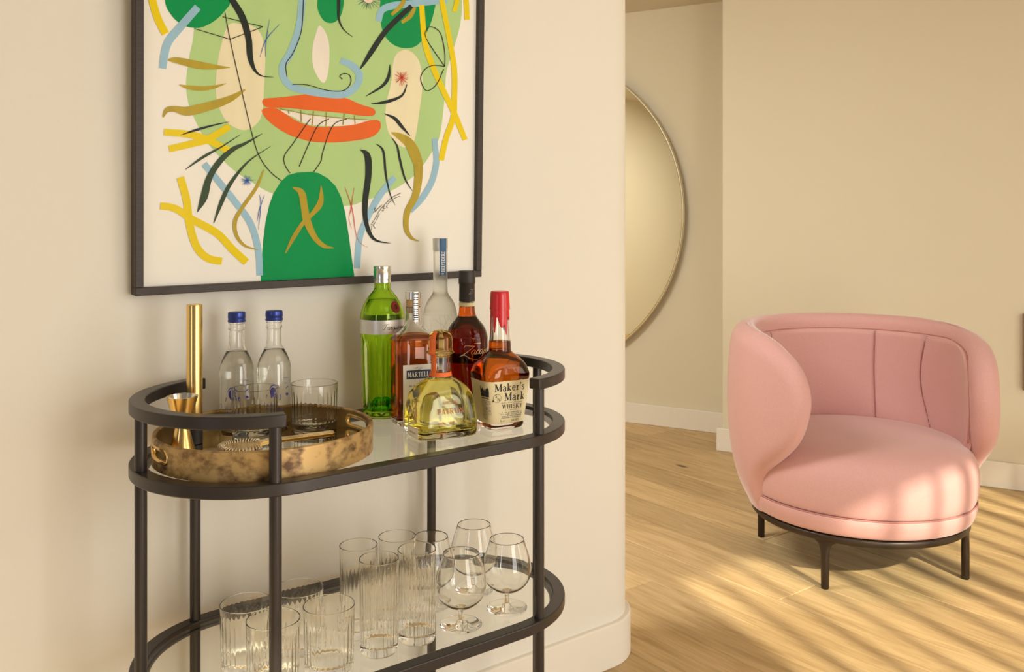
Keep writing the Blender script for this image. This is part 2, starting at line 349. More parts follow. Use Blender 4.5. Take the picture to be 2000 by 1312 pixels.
T, t_ = 0.17, 0.065
GL = {
 'M': (1.06, [(t_, [(.13, 0), (.15, 1)]), (T, [(.17, 1), (.5, .08)]), (t_, [(.5, .08), (.86, 1)]), (T, [(.89, 1), (.9, 0)]), (t_, [(0, .02), (.27, .02)]), (t_, [(.76, .02), (1.04, .02)]), (t_, [(.0, .98), (.2, .98)]), (t_, [(.84, .98), (1.04, .98)])]),
 'A': (.96, [(t_, [(.13, 0), (.45, 1)]), (T, [(.45, 1), (.8, 0)]), (t_, [(.24, .33), (.68, .33)]), (t_, [(0, .02), (.26, .02)]), (t_, [(.64, .02), (.96, .02)])]),
 'R': (.92, [(T, [(.2, 0), (.2, 1)]), (.11, [(.2, .97), (.48, .96), (.66, .86), (.68, .72), (.6, .56), (.45, .49), (.2, .49)]), (T, [(.42, .5), (.8, 0)]), (t_, [(.02, .02), (.38, .02)]), (t_, [(.02, .98), (.3, .98)]), (t_, [(.7, .02), (.94, .02)])]),
 'P': (.82, [(T, [(.2, 0), (.2, 1)]), (.11, [(.2, .97), (.48, .96), (.68, .85), (.7, .7), (.62, .52), (.45, .45), (.2, .45)]), (t_, [(.02, .02), (.38, .02)]), (t_, [(.02, .98), (.3, .98)])]),
 'B': (.86, [(T, [(.2, 0), (.2, 1)]), (.1, [(.2, .97), (.5, .95), (.64, .8), (.6, .6), (.45, .53), (.2, .53)]), (.1, [(.45, .53), (.68, .45), (.74, .25), (.62, .06), (.2, .03)]), (t_, [(.02, .02), (.3, .02)]), (t_, [(.02, .98), (.3, .98)])]),
 'T': (.86, [(T, [(.42, 0), (.42, 1)]), (t_, [(.04, .97), (.8, .97)]), (t_, [(.06, 1), (.05, .78)]), (t_, [(.78, 1), (.79, .78)]), (t_, [(.24, .02), (.6, .02)])]),
 'E': (.82, [(T, [(.2, 0), (.2, 1)]), (t_, [(.04, .97), (.7, .97)]), (t_, [(.2, .52), (.56, .52)]), (t_, [(.04, .03), (.74, .03)]), (t_, [(.7, 1), (.7, .78)]), (t_, [(.74, 0), (.74, .24)]), (t_, [(.56, .62), (.56, .42)])]),
 'L': (.76, [(T, [(.2, 0), (.2, 1)]), (t_, [(.02, .98), (.38, .98)]), (t_, [(.02, .03), (.7, .03)]), (t_, [(.7, 0), (.72, .26)])]),
 'O': (.96, [(.12, [(.48, 1), (.2, .88), (.08, .5), (.2, .12), (.48, 0), (.76, .12), (.88, .5), (.76, .88), (.48, 1)])]),
 'D': (.92, [(T, [(.2, 0), (.2, 1)]), (.11, [(.2, .97), (.52, .94), (.76, .76), (.82, .5), (.76, .24), (.52, .06), (.2, .03)]), (t_, [(.02, .02), (.3, .02)]), (t_, [(.02, .98), (.3, .98)])]),
 'N': (.98, [(t_, [(.16, 0), (.16, 1)]), (T, [(.16, 1), (.78, 0)]), (t_, [(.8, 0), (.8, 1)]), (t_, [(.02, .02), (.3, .02)]), (t_, [(.02, .98), (.2, .98)]), (t_, [(.66, .98), (.94, .98)])]),
 'S': (.72, [(.13, [(.6, .8), (.46, .97), (.26, .97), (.12, .8), (.18, .62), (.5, .42), (.6, .22), (.46, .03), (.24, .03), (.1, .2)])]),
 'W': (1.25, [(T, [(.12, 1), (.38, 0)]), (t_, [(.38, 0), (.62, .95)]), (T, [(.6, 1), (.86, 0)]), (t_, [(.86, 0), (1.1, 1)]), (t_, [(0, .98), (.26, .98)]), (t_, [(1., .98), (1.22, .98)])]),
 'H': (.98, [(T, [(.2, 0), (.2, 1)]), (T, [(.76, 0), (.76, 1)]), (t_, [(.2, .52), (.76, .52)])] + [(t_, [(x, y), (x + .34, y)]) for x in (.03, .59) for y in (.02, .98)]),
 'I': (.44, [(T, [(.2, 0), (.2, 1)]), (t_, [(.03, .02), (.38, .02)]), (t_, [(.03, .98), (.38, .98)])]),
 'K': (.94, [(T, [(.2, 0), (.2, 1)]), (t_, [(.2, .42), (.72, 1)]), (T, [(.36, .56), (.8, 0)]), (t_, [(.03, .02), (.38, .02)]), (t_, [(.03, .98), (.38, .98)]), (t_, [(.6, .98), (.86, .98)]), (t_, [(.66, .02), (.94, .02)])]),
 'Y': (.9, [(T, [(.12, 1), (.42, .48)]), (t_, [(.42, .48), (.74, 1)]), (T, [(.42, .5), (.42, 0)]), (t_, [(.24, .02), (.6, .02)]), (t_, [(.0, .98), (.26, .98)]), (t_, [(.62, .98), (.86, .98)])]),
 'V': (.88, [(T, [(.12, 1), (.42, 0)]), (t_, [(.42, 0), (.74, 1)]), (t_, [(.0, .98), (.26, .98)]), (t_, [(.62, .98), (.86, .98)])]),
 'a': (.60, [(.09, [(.1, .48), (.2, .61), (.36, .61), (.44, .5)]), (.15, [(.44, .52), (.44, .08), (.56, .03)]), (.10, [(.44, .37), (.22, .32), (.09, .18), (.16, .03), (.3, .02), (.44, .12)])]),
 'k': (.66, [(.15, [(.16, 0), (.16, 1)]), (t_, [(.16, .26), (.48, .58)]), (.15, [(.27, .36), (.52, 0)]), (t_, [(.02, .02), (.3, .02)]), (t_, [(.0, .98), (.16, .98)]), (t_, [(.36, .6), (.6, .6)]), (t_, [(.42, .02), (.64, .02)])]),
 'e': (.56, [(.09, [(.1, .33), (.46, .33), (.44, .52), (.3, .62), (.14, .54), (.07, .32), (.14, .09), (.3, .01), (.47, .12)]), (.08, [(.09, .18), (.08, .45)])]),
 'r': (.50, [(.15, [(.17, 0), (.17, .6)]), (.10, [(.17, .4), (.28, .57), (.42, .57)]), (t_, [(.02, .02), (.34, .02)]), (t_, [(.0, .6), (.17, .6)])]),
 's': (.46, [(.10, [(.36, .5), (.28, .6), (.14, .6), (.08, .47), (.2, .36), (.34, .24), (.36, .1), (.24, .02), (.1, .04), (.05, .16)])]),
 "'": (.24, [(.12, [(.1, 1.02), (.08, .76)])]),
 ' ': (.36, []), 'c': (.52, [(.10, [(.44, .5), (.3, .61), (.12, .52), (.07, .3), (.14, .08), (.3, .01), (.45, .1)])]),
 'l': (.32, [(.14, [(.15, 0), (.15, 1)]), (t_, [(.02, .02), (.28, .02)])]),
 'o': (.58, [(.10, [(.28, .61), (.1, .5), (.07, .3), (.12, .08), (.28, .01), (.44, .1), (.49, .3), (.44, .52), (.28, .61)])]),
 'v': (.54, [(.13, [(.08, .6), (.26, 0)]), (t_, [(.26, 0), (.46, .6)])]),
 '7': (.6, [(.1, [(.06, .95), (.5, .95)]), (.12, [(.5, .95), (.22, 0)])]), '0': (.6, [(.1, [(.28, 1), (.1, .8), (.08, .5), (.12, .15), (.28, 0), (.44, .15), (.48, .5), (.44, .85), (.28, 1)])]),
 '4': (.6, [(.08, [(.36, 1), (.04, .3)]), (.1, [(.04, .3), (.54, .3)]), (.13, [(.38, 1), (.38, 0)])]), '5': (.6, [(.1, [(.46, .96), (.14, .96)]), (.1, [(.14, .96), (.1, .56), (.3, .6), (.46, .42), (.44, .15), (.26, .0), (.08, .08)])]),
 '%': (.8, [(.07, [(.1, 0), (.66, 1)]), (.08, [(.16, 1), (.05, .8), (.16, .62), (.28, .8), (.16, 1)]), (.08, [(.6, .38), (.49, .2), (.6, 0), (.72, .2), (.6, .38)])]),
}
def text(d, s, x, y, h, lift=0.0, sp=0.06, wd=1.0, bold=1.0, slant=0.0, center=False):
    L = sum(GL[c][0] * wd + sp for c in s) * h
    if center: x -= L / 2
    for c in s:
        adv, st = GL[c]
        for k, (wt, pts) in enumerate(st):
            P = [(x + (px * wd + slant * py) * h, y + py * h) for px, py in pts]
            d.ribbon(P, lift + 0.00001 * (k % 3), w=wt * bold * h, n=4 if len(P) > 2 else 0, maxlen=0.0025)
        x += (adv * wd + sp) * h
    return x
def scribble(d, x0, x1, y, h, lift=0.0, w=None):
    """a row of print too small to read in the photograph: short upright marks"""
    x = x0; rr = random.Random(int(x0 * 1e5) + int(y * 1e5))
    while x < x1:
        ww = h * rr.uniform(0.35, 0.8)
        if rr.random() > 0.16: d.rect(x, x + ww * 0.7, y, y + h * rr.choice((0.6, 0.6, 1.0)), lift)
        x += ww

# ------------------------------------------------------------------ the setting
# oak floor, plank by plank; planks run towards the long wall (along n)
floor = obj('floor', *box(-3.2, 5.6, -2.2, 6.6, -0.05, -0.02), mat('subfloor', (0.10, 0.06, 0.03), 0.9), smooth=False)
floor.rotation_euler = (0, 0, TH); tag(floor, kind='structure')
PW = 0.2035
pl_mesh = {}
def plank_mesh(Lg):
    if Lg in pl_mesh: return pl_mesh[Lg]
    g, h, b = 0.0010, 0.02, 0.0022
    x0, x1, y0, y1 = g, Lg - g, g, PW - g
    V = [(x0, y0, -h), (x1, y0, -h), (x1, y1, -h), (x0, y1, -h), (x0, y0, -b), (x1, y0, -b), (x1, y1, -b), (x0, y1, -b),
         (x0 + b, y0 + b, 0), (x1 - b, y0 + b, 0), (x1 - b, y1 - b, 0), (x0 + b, y1 - b, 0)]
    Fc = [(3, 2, 1, 0), (8, 9, 10, 11)] + [(i, (i + 1) % 4, 4 + (i + 1) % 4, 4 + i) for i in range(4)] + [(4 + i, 4 + (i + 1) % 4, 8 + (i + 1) % 4, 8 + i) for i in range(4)]
    me = bpy.data.meshes.new('plank'); me.from_pydata(V, [], Fc); me.materials.append(M['oak']); me.update(); pl_mesh[Lg] = me; return me
rp = random.Random(3)
lens = (1.2, 1.6, 2.0, 2.4)
k0 = -13
for k in range(k0, 20):
    u = 1.986 + k * PW - 0.2035 * 2
    n = -1.5 - rp.uniform(0, 1.2)
    while n < 5.9:
        Lg = rp.choice(lens)
        o = bpy.data.objects.new('plank', plank_mesh(Lg)); COL.objects.link(o); o.parent = floor
        # local x runs along n; inside the floor's frame that is +Y
        o.location = (u + PW, n, 0); o.rotation_euler = (0, 0, pi / 2)
        n += Lg

def extrude_outline(pts, z0, z1):
    n = len(pts); V = [(*p, z0) for p in pts] + [(*p, z1) for p in pts]
    Fc = [(i, (i + 1) % n, n + (i + 1) % n, n + i) for i in range(n)] + [tuple(range(n))[::-1], tuple(range(n, 2 * n))]
    return V, Fc
# the long wall: a slab with a rounded free end
WN, WR, WT = 1.79, 0.13, 0.26
def wall_outline(off):
    uc = (1.79 - 0.4347 * 0.13) / 1.0288; r = WR + off; P = [UN(-3.0, WN - off)[:2]]
    for i in range(17):
        a = -pi / 2 + pi * i / 16 * 0.5; P.append(UN(uc + r * cos(a), WN + WR + r * sin(a))[:2])
    for i in range(17):
        a = pi / 2 * i / 16; P.append(UN(uc + r * cos(a), WN + WT - WR + r * sin(a) + 0.001)[:2])
    P.append(UN(-3.0, WN + WT + off)[:2]); return P
wl = recalc(obj('wall_left', *extrude_outline(wall_outline(0), 0, 2.42), M['wall'])); sharp(wl, 30); tag(wl, kind='structure')
bl = recalc(obj('baseboard_left', *extrude_outline(wall_outline(0.015), 0.0, 0.118), M['trim'])); sharp(bl, 30); tag(bl, kind='structure')
bevel(bl, 0.004, 2, 60)

D2 = Vector((0.8615, -0.5077, 0)); N2 = Vector((0.5077, 0.8615, 0))       # the two end walls run this way
def slab(name, p, q, thick, z0, z1, m):
    """box wall from p to q (front face), going back by thick along N2"""
    P = [p[:2], q[:2], (q + N2 * thick)[:2], (p + N2 * thick)[:2]]
    o = recalc(obj(name, *extrude_outline([tuple(x) for x in P], z0, z1), m, smooth=False)); return tag(o, kind='structure')
pb = Vector((0.669, 5.352, 0)); b0 = pb - D2 * 2.6; b1 = pb + D2 * 1.2
slab('wall_back', b0 + N2 * 0.015, b1 + N2 * 0.015, 0.12, 0, 2.42, M['wall2'])
bevel(slab('baseboard_back', b0, b1, 0.0148, 0, 0.118, M['trim']), 0.004)
pr = Vector((1.06, 4.70, 0))
wr = slab('wall_right', pr + D2 * 0.03 + N2 * 0.015, pr + D2 * 4.4 + N2 * 0.015, 0.62, 0, 2.42, M['wall2'])
bevel(slab('baseboard_right', pr, pr + D2 * 4.4, 0.014, 0, 0.118, M['trim']), 0.004)
# ceiling over the room and the hall
cp = [UN(-3.2, -1.42)[:2], UN(4.9, -1.42)[:2], UN(6.2, 2.0)[:2], UN(4.6, 4.6)[:2], UN(0.0, 6.6)[:2], UN(-3.2, 6.6)[:2]]
ce = recalc(obj('ceiling', *extrude_outline([tuple(p) for p in cp], 2.42, 2.52), M['ceil'], smooth=False)); tag(ce, kind='structure')
# far end of the hall, seen only in the mirror
he = UN(-2.9, 2.0); hq = b0 + N2 * 0.1
o = recalc(obj('wall_hall', *extrude_outline([tuple(he[:2]), tuple(hq[:2]), tuple((hq - Vector((UX, UY, 0)) * 0.1)[:2]), tuple((he - Vector((UX, UY, 0)) * 0.1)[:2])], 0, 2.42), M['wall2'], smooth=False))
tag(o, kind='structure')

# the window wall behind the camera: sill, lintel and piers round one wide opening
def unbox(name, u0, u1, n0, n1, z0, z1, m, kind='structure'):
    o = obj(name, *box(u0, u1, n0, n1, z0, z1), m, smooth=False); o.rotation_euler = (0, 0, TH); return tag(o, kind=kind) if kind else o
WIN_U0, WIN_U1, WIN_Z = 1.17, 4.2, 2.36
wd = thing('wall_window', None, None); wd['kind'] = 'structure'; wd.rotation_euler = (0, 0, TH)
for nm, a in (('pier', (-0.2, WIN_U0, 0, 2.42)), ('pier', (WIN_U1, 4.9, 0, 2.42)), ('lintel', (WIN_U0, WIN_U1, WIN_Z, 2.42)), ('sill', (WIN_U0, WIN_U1, 0, 0.1))):
    obj(nm, *box(a[0], a[1], -1.42, -1.30, a[2], a[3]), M['wall'], wd, smooth=False)
for uu in (2.2, 3.2):
    obj('mullion', *box(uu - 0.03, uu + 0.03, -1.40, -1.34, 0.1, WIN_Z), M['frame'], wd, smooth=False)
vb = thing('vertical_blind', 'pale vertical slat blind hanging in the window that stripes the sunlight on the floor', 'blind', (0, 0, 0), TH)
obj('head_rail', *box(WIN_U0, WIN_U1, -1.29, -1.25, WIN_Z - 0.04, WIN_Z), M['frame'], vb, smooth=False)
sv, sf = box(-0.036, 0.036, -0.0008, 0.0008, 0.12, WIN_Z - 0.04)
sm = None
uu = WIN_U0 + 0.03; rs = random.Random(5)
while uu < WIN_U1 - 0.03:
    if sm is None:
        o = obj('slat', sv, sf, M['slat'], vb, smooth=False); sm = o.data
    else:
        o = bpy.data.objects.new('slat', sm); COL.objects.link(o); o.parent = vb
    o.location = (uu, -1.27, 0); o.rotation_euler = (0, 0, R(rs.uniform(10, 50)))
    uu += 0.15

# ------------------------------------------------------------------ round mirror on the back wall
mc = pb + D2 * (-0.574) + N2 * (-0.045)
mi = thing('round_mirror', 'huge round thin-rimmed mirror on the back wall, half hidden behind the wall end', 'mirror', (mc.x, mc.y, 1.235), atan2(D2.y, D2.x))
def disc(r, y0, y1, z=0, seg=128, bev=0.004):
    V = []; rings = [(r - bev, y0), (r, y0 + bev), (r, y1)]
    for rr, y in rings:
        for k in range(seg): a = 2 * pi * k / seg; V.append((rr * cos(a), y, rr * sin(a)))
    Fc = [tuple(range(seg))]
    for j in range(2):
        for k in range(seg): Fc.append((j * seg + k, (j + 1) * seg + k, (j + 1) * seg + (k + 1) % seg, j * seg + (k + 1) % seg))
    Fc.append(tuple(range(2 * seg, 3 * seg))[::-1]); return V, Fc
sharp(recalc(obj('glass', *disc(0.947, -0.006, 0.0), M['mirror'], mi)))
sharp(recalc(obj('rim', *disc(0.955, -0.0035, 0.012), mat('mirror_rim', (0.75, 0.68, 0.5), 0.3, 0.8), mi)))
sharp(recalc(obj('back_box', *disc(0.80, 0.0, 0.058), M['wall2'], mi)))

# slim brown panel just entering the picture at the right edge
pp = None
for i in range(4000):
    q = pr + D2 * (i * 0.001) + N2 * 0.015
    if 1000 + F * q.x / q.y >= 1997: pp = q; break
pn = obj('wall_panel', *box(0, 0.5, -0.03, 0.0, 1.21 - (760 - CY) * pp.y / F, 1.21 - (612 - CY) * pp.y / F), M['panel'], smooth=False)
pn.location = (pp.x, pp.y, 0); pn.rotation_euler = (0, 0, atan2(D2.y, D2.x)); bevel(pn, 0.003)
tag(pn, 'thin brown panel edge on the wall at the far right of the photo', 'panel')

# ------------------------------------------------------------------ bar cart
SC = 0.845
C1 = Vector((-0.5304 * SC, 1.9 * SC)); U2 = Vector((UX, UY)); V2 = Vector((-NX, -NY)); LG = 0.5085 * SC; RC = 0.201
C2 = C1 + U2 * LG
Z1, Z2, ZT = CAMZ - 0.4907 * SC, CAMZ - 0.9085 * SC, CAMZ - 0.364 * SC
cart_c = (C1 + C2) / 2
cart = thing('bar_cart', 'dark bronze metal bar cart with glass shelves and rounded ends against the wall', 'cart', (cart_c.x, cart_c.y, 0), TH)
HL = LG / 2; SW, SH = 0.026, 0.0205
def sweep(path, closed, w, h, ztop, name, m, parent, nrm=None):
    """rectangular bar along a flat path, rounded arrises by bevel"""
    V, Fc = [], []; n = len(path)
    for i, p in enumerate(path):
        a = path[i - 1] if (i or closed) else p; b = path[(i + 1) % n] if (i < n - 1 or closed) else p
        d = (Vector(b) - Vector(a)).normalized(); nn = Vector((-d.y, d.x))
        for s, z in ((1, ztop), (-1, ztop), (-1, ztop - h), (1, ztop - h)):
            q = Vector(p) + nn * (w / 2 * s); V.append((q.x, q.y, z))
    for i in range(n if closed else n - 1):
        j = (i + 1) % n
        for k in range(4): Fc.append((4 * i + k, 4 * i + (k + 1) % 4, 4 * j + (k + 1) % 4, 4 * j + k))
    if not closed: Fc += [(0, 1, 2, 3), (4 * n - 1, 4 * n - 2, 4 * n - 3, 4 * n - 4)]
    o = recalc(obj(name, V, Fc, m, parent)); sharp(o, 40); bevel(o, 0.0022, 3, 50); return o
def arc(cx, a0, a1, n, r=RC): return [(cx + r * cos(a0 + (a1 - a0) * i / n), r * sin(a0 + (a1 - a0) * i / n)) for i in range(n + 1)]
stad = arc(HL, -pi / 2, pi / 2, 40) + arc(-HL, pi / 2, 3 * pi / 2, 40)
glass_in = RC - SW / 2
for z, nm in ((Z1, 'upper'), (Z2, 'lower')):
    sweep(stad, True, SW, SH, z, 'shelf_rim', M['metal'], cart)
    gp = arc(HL, -pi / 2, pi / 2, 40, glass_in + 0.001) + arc(-HL, pi / 2, 3 * pi / 2, 40, glass_in + 0.001)
    sharp(recalc(obj('glass_shelf', *extrude_outline(gp, z - 0.012, z - 0.004), M['shelfglass'], cart)))
    gp2 = arc(HL, -pi / 2, pi / 2, 40, glass_in - 0.003) + arc(-HL, pi / 2, 3 * pi / 2, 40, glass_in - 0.003)
    sweep(arc(HL, -pi / 2, pi / 2, 40, glass_in - 0.002) + arc(-HL, pi / 2, 3 * pi / 2, 40, glass_in - 0.002), True, 0.007, 0.0055, z - 0.0125, 'glass_lip', M['metal'], cart)
e = R(10.2)
sweep(arc(-HL, pi / 2 + e, 3 * pi / 2 - e, 40), False, SW, SH, ZT, 'hand_rail', M['metal'], cart)
sweep(arc(HL, -pi / 2 + e, pi / 2 - e, 40), False, SW, SH, ZT, 'hand_rail', M['metal'], cart)
ap = R(14.5)
posts = [(-HL - RC * sin(ap), -RC * cos(ap)), (-HL - RC, 0), (-HL - RC * sin(ap), RC * cos(ap)),
         (HL + RC * sin(ap), -RC * cos(ap)), (HL + RC, 0), (HL + RC * sin(ap), RC * cos(ap))]
for x, y in posts:
    V, Fc = loft([(0, 0), (0, 0.0098), (ZT - 0.012, 0.0098), (ZT - 0.012, 0)], 24)
    o = obj('post', V, Fc, M['metal'], cart, loc=(x, y, 0)); sharp(o)
    V, Fc = loft([(0, 0), (0, 0.012), (0.008, 0.012), (0.008, 0)], 24)
    f = obj('foot', V, Fc, M['rubber'], o); sharp(f)

ZS1, ZS2 = Z1 - 0.0037, Z2 - 0.0037

# ------------------------------------------------------------------ round gilt tray
tcu = UN(0.622, 1.551)
tray = thing('serving_tray', 'round antiqued gold tray with cut-out handles and mirrored base on the top shelf', 'tray', (tcu.x, tcu.y, ZS1), TH)
TA, TB, TH_ = 0.190, 0.184, 0.0455
TF = CAMZ - 0.4055 - ZS1      # height of the mirrored floor above the shelf
def tray_wall():
    seg = 180; V = []; Fc = []
    # four lines of verts: outer/inner with rows so that the handle slot can be left open
    zr = [0.0, 0.0165, 0.0175, 0.0205, 0.0275, 0.0335, 0.0365, 0.0375, TH_]
    def slot(ang, z):           # rounded slots at both ends of the long axis
        best = 9
        for c in (0.0, pi):
            d = (ang - c + pi) % (2 * pi) - pi
            best = min(best, abs(d) * TA)
        return best
    nz = len(zr)
    for inner in (0, 1):
        th = 0.0075 * inner
        for j, z in enumerate(zr):
            for k in range(seg):
                a = 2 * pi * k / seg; V.append(((TA - th) * cos(a), (TB - th) * sin(a), z if (z or not inner) else 0.0))
    def idx(i, j, k): return (i * nz + j) * seg + k % seg
    hz0, hz1, HW = 0.0165, 0.0375, 0.046
    def is_open(j, k):
        zc = (zr[j] + zr[j + 1]) / 2; ac = 2 * pi * (k + .5) / seg; d = slot(ac, zc)
        if not hz0 < zc < hz1: return False
        hh = (hz1 - hz0) / 2; zm = (hz0 + hz1) / 2
        if d < HW - hh: return True
        return (d - (HW - hh)) ** 2 + (zc - zm) ** 2 < hh * hh
    op = {(j, k): is_open(j, k) for j in range(nz - 1) for k in range(seg)}
    for j in range(nz - 1):
        for k in range(seg):
            if op[j, k]: continue
            Fc.append((idx(0, j, k), idx(0, j, k + 1), idx(0, j + 1, k + 1), idx(0, j + 1, k)))
            Fc.append((idx(1, j, k + 1), idx(1, j, k), idx(1, j + 1, k), idx(1, j + 1, k + 1)))
            if j + 1 < nz - 1 and op[j + 1, k]: Fc.append((idx(0, j + 1, k), idx(0, j + 1, k + 1), idx(1, j + 1, k + 1), idx(1, j + 1, k)))
            if j > 0 and op[j - 1, k]: Fc.append((idx(0, j, k + 1), idx(0, j, k), idx(1, j, k), idx(1, j, k + 1)))
            if op[j, (k + 1) % seg]: Fc.append((idx(0, j, k + 1), idx(1, j, k + 1), idx(1, j + 1, k + 1), idx(0, j + 1, k + 1)))
            if op[j, (k - 1) % seg]: Fc.append((idx(0, j, k), idx(0, j + 1, k), idx(1, j + 1, k), idx(1, j, k)))
    for k in range(seg):
        Fc.append((idx(0, nz - 1, k), idx(0, nz - 1, k + 1), idx(1, nz - 1, k + 1), idx(1, nz - 1, k)))
        Fc.append((idx(0, 0, k + 1), idx(0, 0, k), idx(1, 0, k), idx(1, 0, k + 1)))
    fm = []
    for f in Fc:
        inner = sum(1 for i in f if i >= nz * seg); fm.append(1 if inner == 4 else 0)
    return V, Fc, fm
V, Fc, fm = tray_wall()
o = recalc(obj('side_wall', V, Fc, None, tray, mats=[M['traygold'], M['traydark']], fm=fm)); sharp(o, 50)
def ellipse_disc(a, b, z0, z1, seg=128): return extrude_outline([(a * cos(2 * pi * k / seg), b * sin(2 * pi * k / seg)) for k in range(seg)], z0, z1)
sharp(recalc(obj('mirror_base', *ellipse_disc(TA - 0.0078, TB - 0.0078, 0.003, TF), M['traymirror'], tray)), 40)
def tube(path, r, seg=8, closed=False):
    V, Fc = [], []; n = len(path); P = [Vector(p) for p in path]; up = None
    for i in range(n):
        a = P[i - 1] if (i or closed) else P[i]; b = P[(i + 1) % n] if (i < n - 1 or closed) else P[i]
        d = (b - a).normalized()
        if up is None: up = d.orthogonal().normalized()
        up = (up - d * up.dot(d)).normalized(); sd = d.cross(up)
        rr = r[i] if isinstance(r, (list, tuple)) else r
        for k in range(seg):
            an = 2 * pi * k / seg; V.append(P[i] + up * (rr * cos(an)) + sd * (rr * sin(an)))
    for i in range(n if closed else n - 1):
        j = (i + 1) % n
        for k in range(seg): Fc.append((i * seg + k, i * seg + (k + 1) % seg, j * seg + (k + 1) % seg, j * seg + k))
    if not closed: Fc += [tuple(range(seg))[::-1], tuple(range((n - 1) * seg, n * seg))]
    return V, Fc
for c in (0, pi):                                     # gold lining round each handle slot
    P = []; hh, zm, HW = 0.0105, 0.027, 0.046
    for i in range(48):
        tt = i / 48; L1 = 2 * (HW - hh); L2 = pi * hh; tot = 2 * (L1 + L2); s = tt * tot
        if s < L1: x, z = -(HW - hh) + s, zm - hh
        elif s < L1 + L2: a = -pi / 2 + (s - L1) / hh; x, z = HW - hh + hh * cos(a), zm + hh * sin(a)
        elif s < 2 * L1 + L2: x, z = HW - hh - (s - L1 - L2), zm + hh
        else: a = pi / 2 + (s - 2 * L1 - L2) / hh; x, z = -(HW - hh) + hh * cos(a), zm + hh * sin(a)
        an = c + x / TA; P.append(((TA - 0.0035) * cos(an), (TB - 0.0035) * sin(an), z))
    o = recalc(obj('handle', *tube(P, 0.0046, 8, True), M['brass'], tray)); o['label'] = 'bright gold rim of the handle slot'
    o.scale = (1, 1, 1)
o = obj('top_edge', *tube([((TA - 0.0037) * cos(2 * pi * k / 120), (TB - 0.0037) * sin(2 * pi * k / 120), TH_) for k in range(120)], 0.0037, 8, True), M['traygold'], tray)
ZT1 = ZS1 + TF + 0.0003

# ------------------------------------------------------------------ things on the tray
mu = thing('muddler', 'tall brushed brass muddler with black foot, standing at the left of the tray', 'muddler', (-0.570, 1.625, ZT1))
sharp(obj('rod', *loft([(0.03, 0), (0.03, 0.0138), (0.247, 0.0138), (0.249, 0.0132), (0.2495, 0.0120), (0.2495, 0)], 48), M['brass'], mu), 50)
sharp(obj('foot', *loft([(0, 0), (0, 0.013), (0.001, 0.0142), (0.030, 0.0142), (0.030, 0)], 48), M['rubber'], mu), 50)
ji = thing('jigger', 'double-ended brass cone jigger beside the muddler', 'jigger', (-0.5655, 1.552, ZT1))
sharp(obj('lower_cup', *loft([(0.0, 0.0235), (0.044, 0.0118), (0.046, 0.0113), (0.046, 0), (0.044, 0), (0.0435, 0.0105), (0.0, 0.0222), (0.0, 0.0235)], 48), M['brass'], ji), 50)
o = obj('upper_cup', *loft([(0.046, 0), (0.046, 0.0113), (0.048, 0.0118), (0.099, 0.0262), (0.0995, 0.0255), (0.0585, 0.0136), (0.0495, 0.011), (0.049, 0)], 48), None, ji, mats=[M['brass'], M['brassin']])
for p in o.data.polygons:
    c = p.center
    if p.normal.z > 0.05: p.material_index = 1
sharp(o, 50)

def glass_body(rows, wall, base, seg=64, mod=None, lip=None):
    """closed shell: outer rows from the foot up, then the cavity back down"""
    rows = [r if len(r) == 4 else (r[0], r[1], r[1], 2) for r in rows]
    tz = rows[-1][0] - 0.0005
    rows = [r for r in rows if r[0] < tz - 0.0002] + [interp_row(rows, tz), rows[-1]]
    top = rows[-1]; f0 = rows[0]
    out = [(f0[0], 0, 0, 2), (f0[0], f0[1] * 0.93, f0[2] * 0.93, f0[3])] + rows
    inn = [(z, rx - wall, ry - wall, p) for z, rx, ry, p in rows if z > base][::-1]
    ib = interp_row(rows, base)
    out += [(top[0] + wall * 0.35, top[1] - wall * 0.5, top[2] - wall * 0.5, top[3])] + inn
    out += [(base + 0.0006, ib[1] - wall * 1.3, ib[2] - wall * 1.3, ib[3]), (base - 0.0004, (ib[1] - wall) * 0.8, (ib[2] - wall) * 0.8, ib[3]), (base - 0.0008, 0, 0, 2)]
    nout = len(rows) + 2
    return loft(out, seg, (lambda a, z, i: mod(a, z, i < nout)) if mod else None)
def liquid(rows, wall, base, level, seg=64, eps=0.00025):
    rows = [r if len(r) == 4 else (r[0], r[1], r[1], 2) for r in rows]
    q = [interp_row(rows, base)] + [r for r in rows if base < r[0] < level] + [interp_row(rows, level)]
    w_ = wall - eps
    L = [(base - eps, 0, 0, 2)] + [(base - eps, (q[0][1] - w_) * 0.97, (q[0][2] - w_) * 0.97, q[0][3])]
    L += [(z + (0.0008 if i == 0 else 0), rx - w_, ry - w_, p) for i, (z, rx, ry, p) in enumerate(q)]
    L += [(level, 0, 0, 2)]
    return loft(L, seg)

# tumblers: faceted outside, heavy foot
def tumbler(name, label, r, h, loc, group, rb=None, rot=0):
    t = thing(name, label, 'glass', loc, rot, group)
    rb = rb or r * 0.96
    rows = [(0.0, rb * 0.90), (0.0012, rb * 0.96), (0.005, rb), (0.012, rb * 1.0), (0.02, rb * 1.002), (h * 0.3, rb + (r - rb) * 0.3), (h * 0.5, rb + (r - rb) * 0.5), (h * 0.7, rb + (r - rb) * 0.7), (h * 0.82, rb + (r - rb) * 0.82), (h * 0.9, rb + (r - rb) * 0.9), (h, r)]
    def mod(a, z, outer):
        if outer: return 1.0
        k = min(max((h * 0.84 - z) / (h * 0.12), 0), 1); return 1 - 0.034 * k * abs(cos(a * 14))
    V, Fc = glass_body(rows, 0.0017, 0.0135 if h < .13 else 0.016, 112, mod)
    recalc(obj('cup', V, Fc, M['thin'], t)); return t
tumbler('rocks_glass', 'cut rocks glass on the tray beside the round gold rim, right of the water bottles', 0.0445, 0.0865, (-0.381, 1.745, ZT1), None)
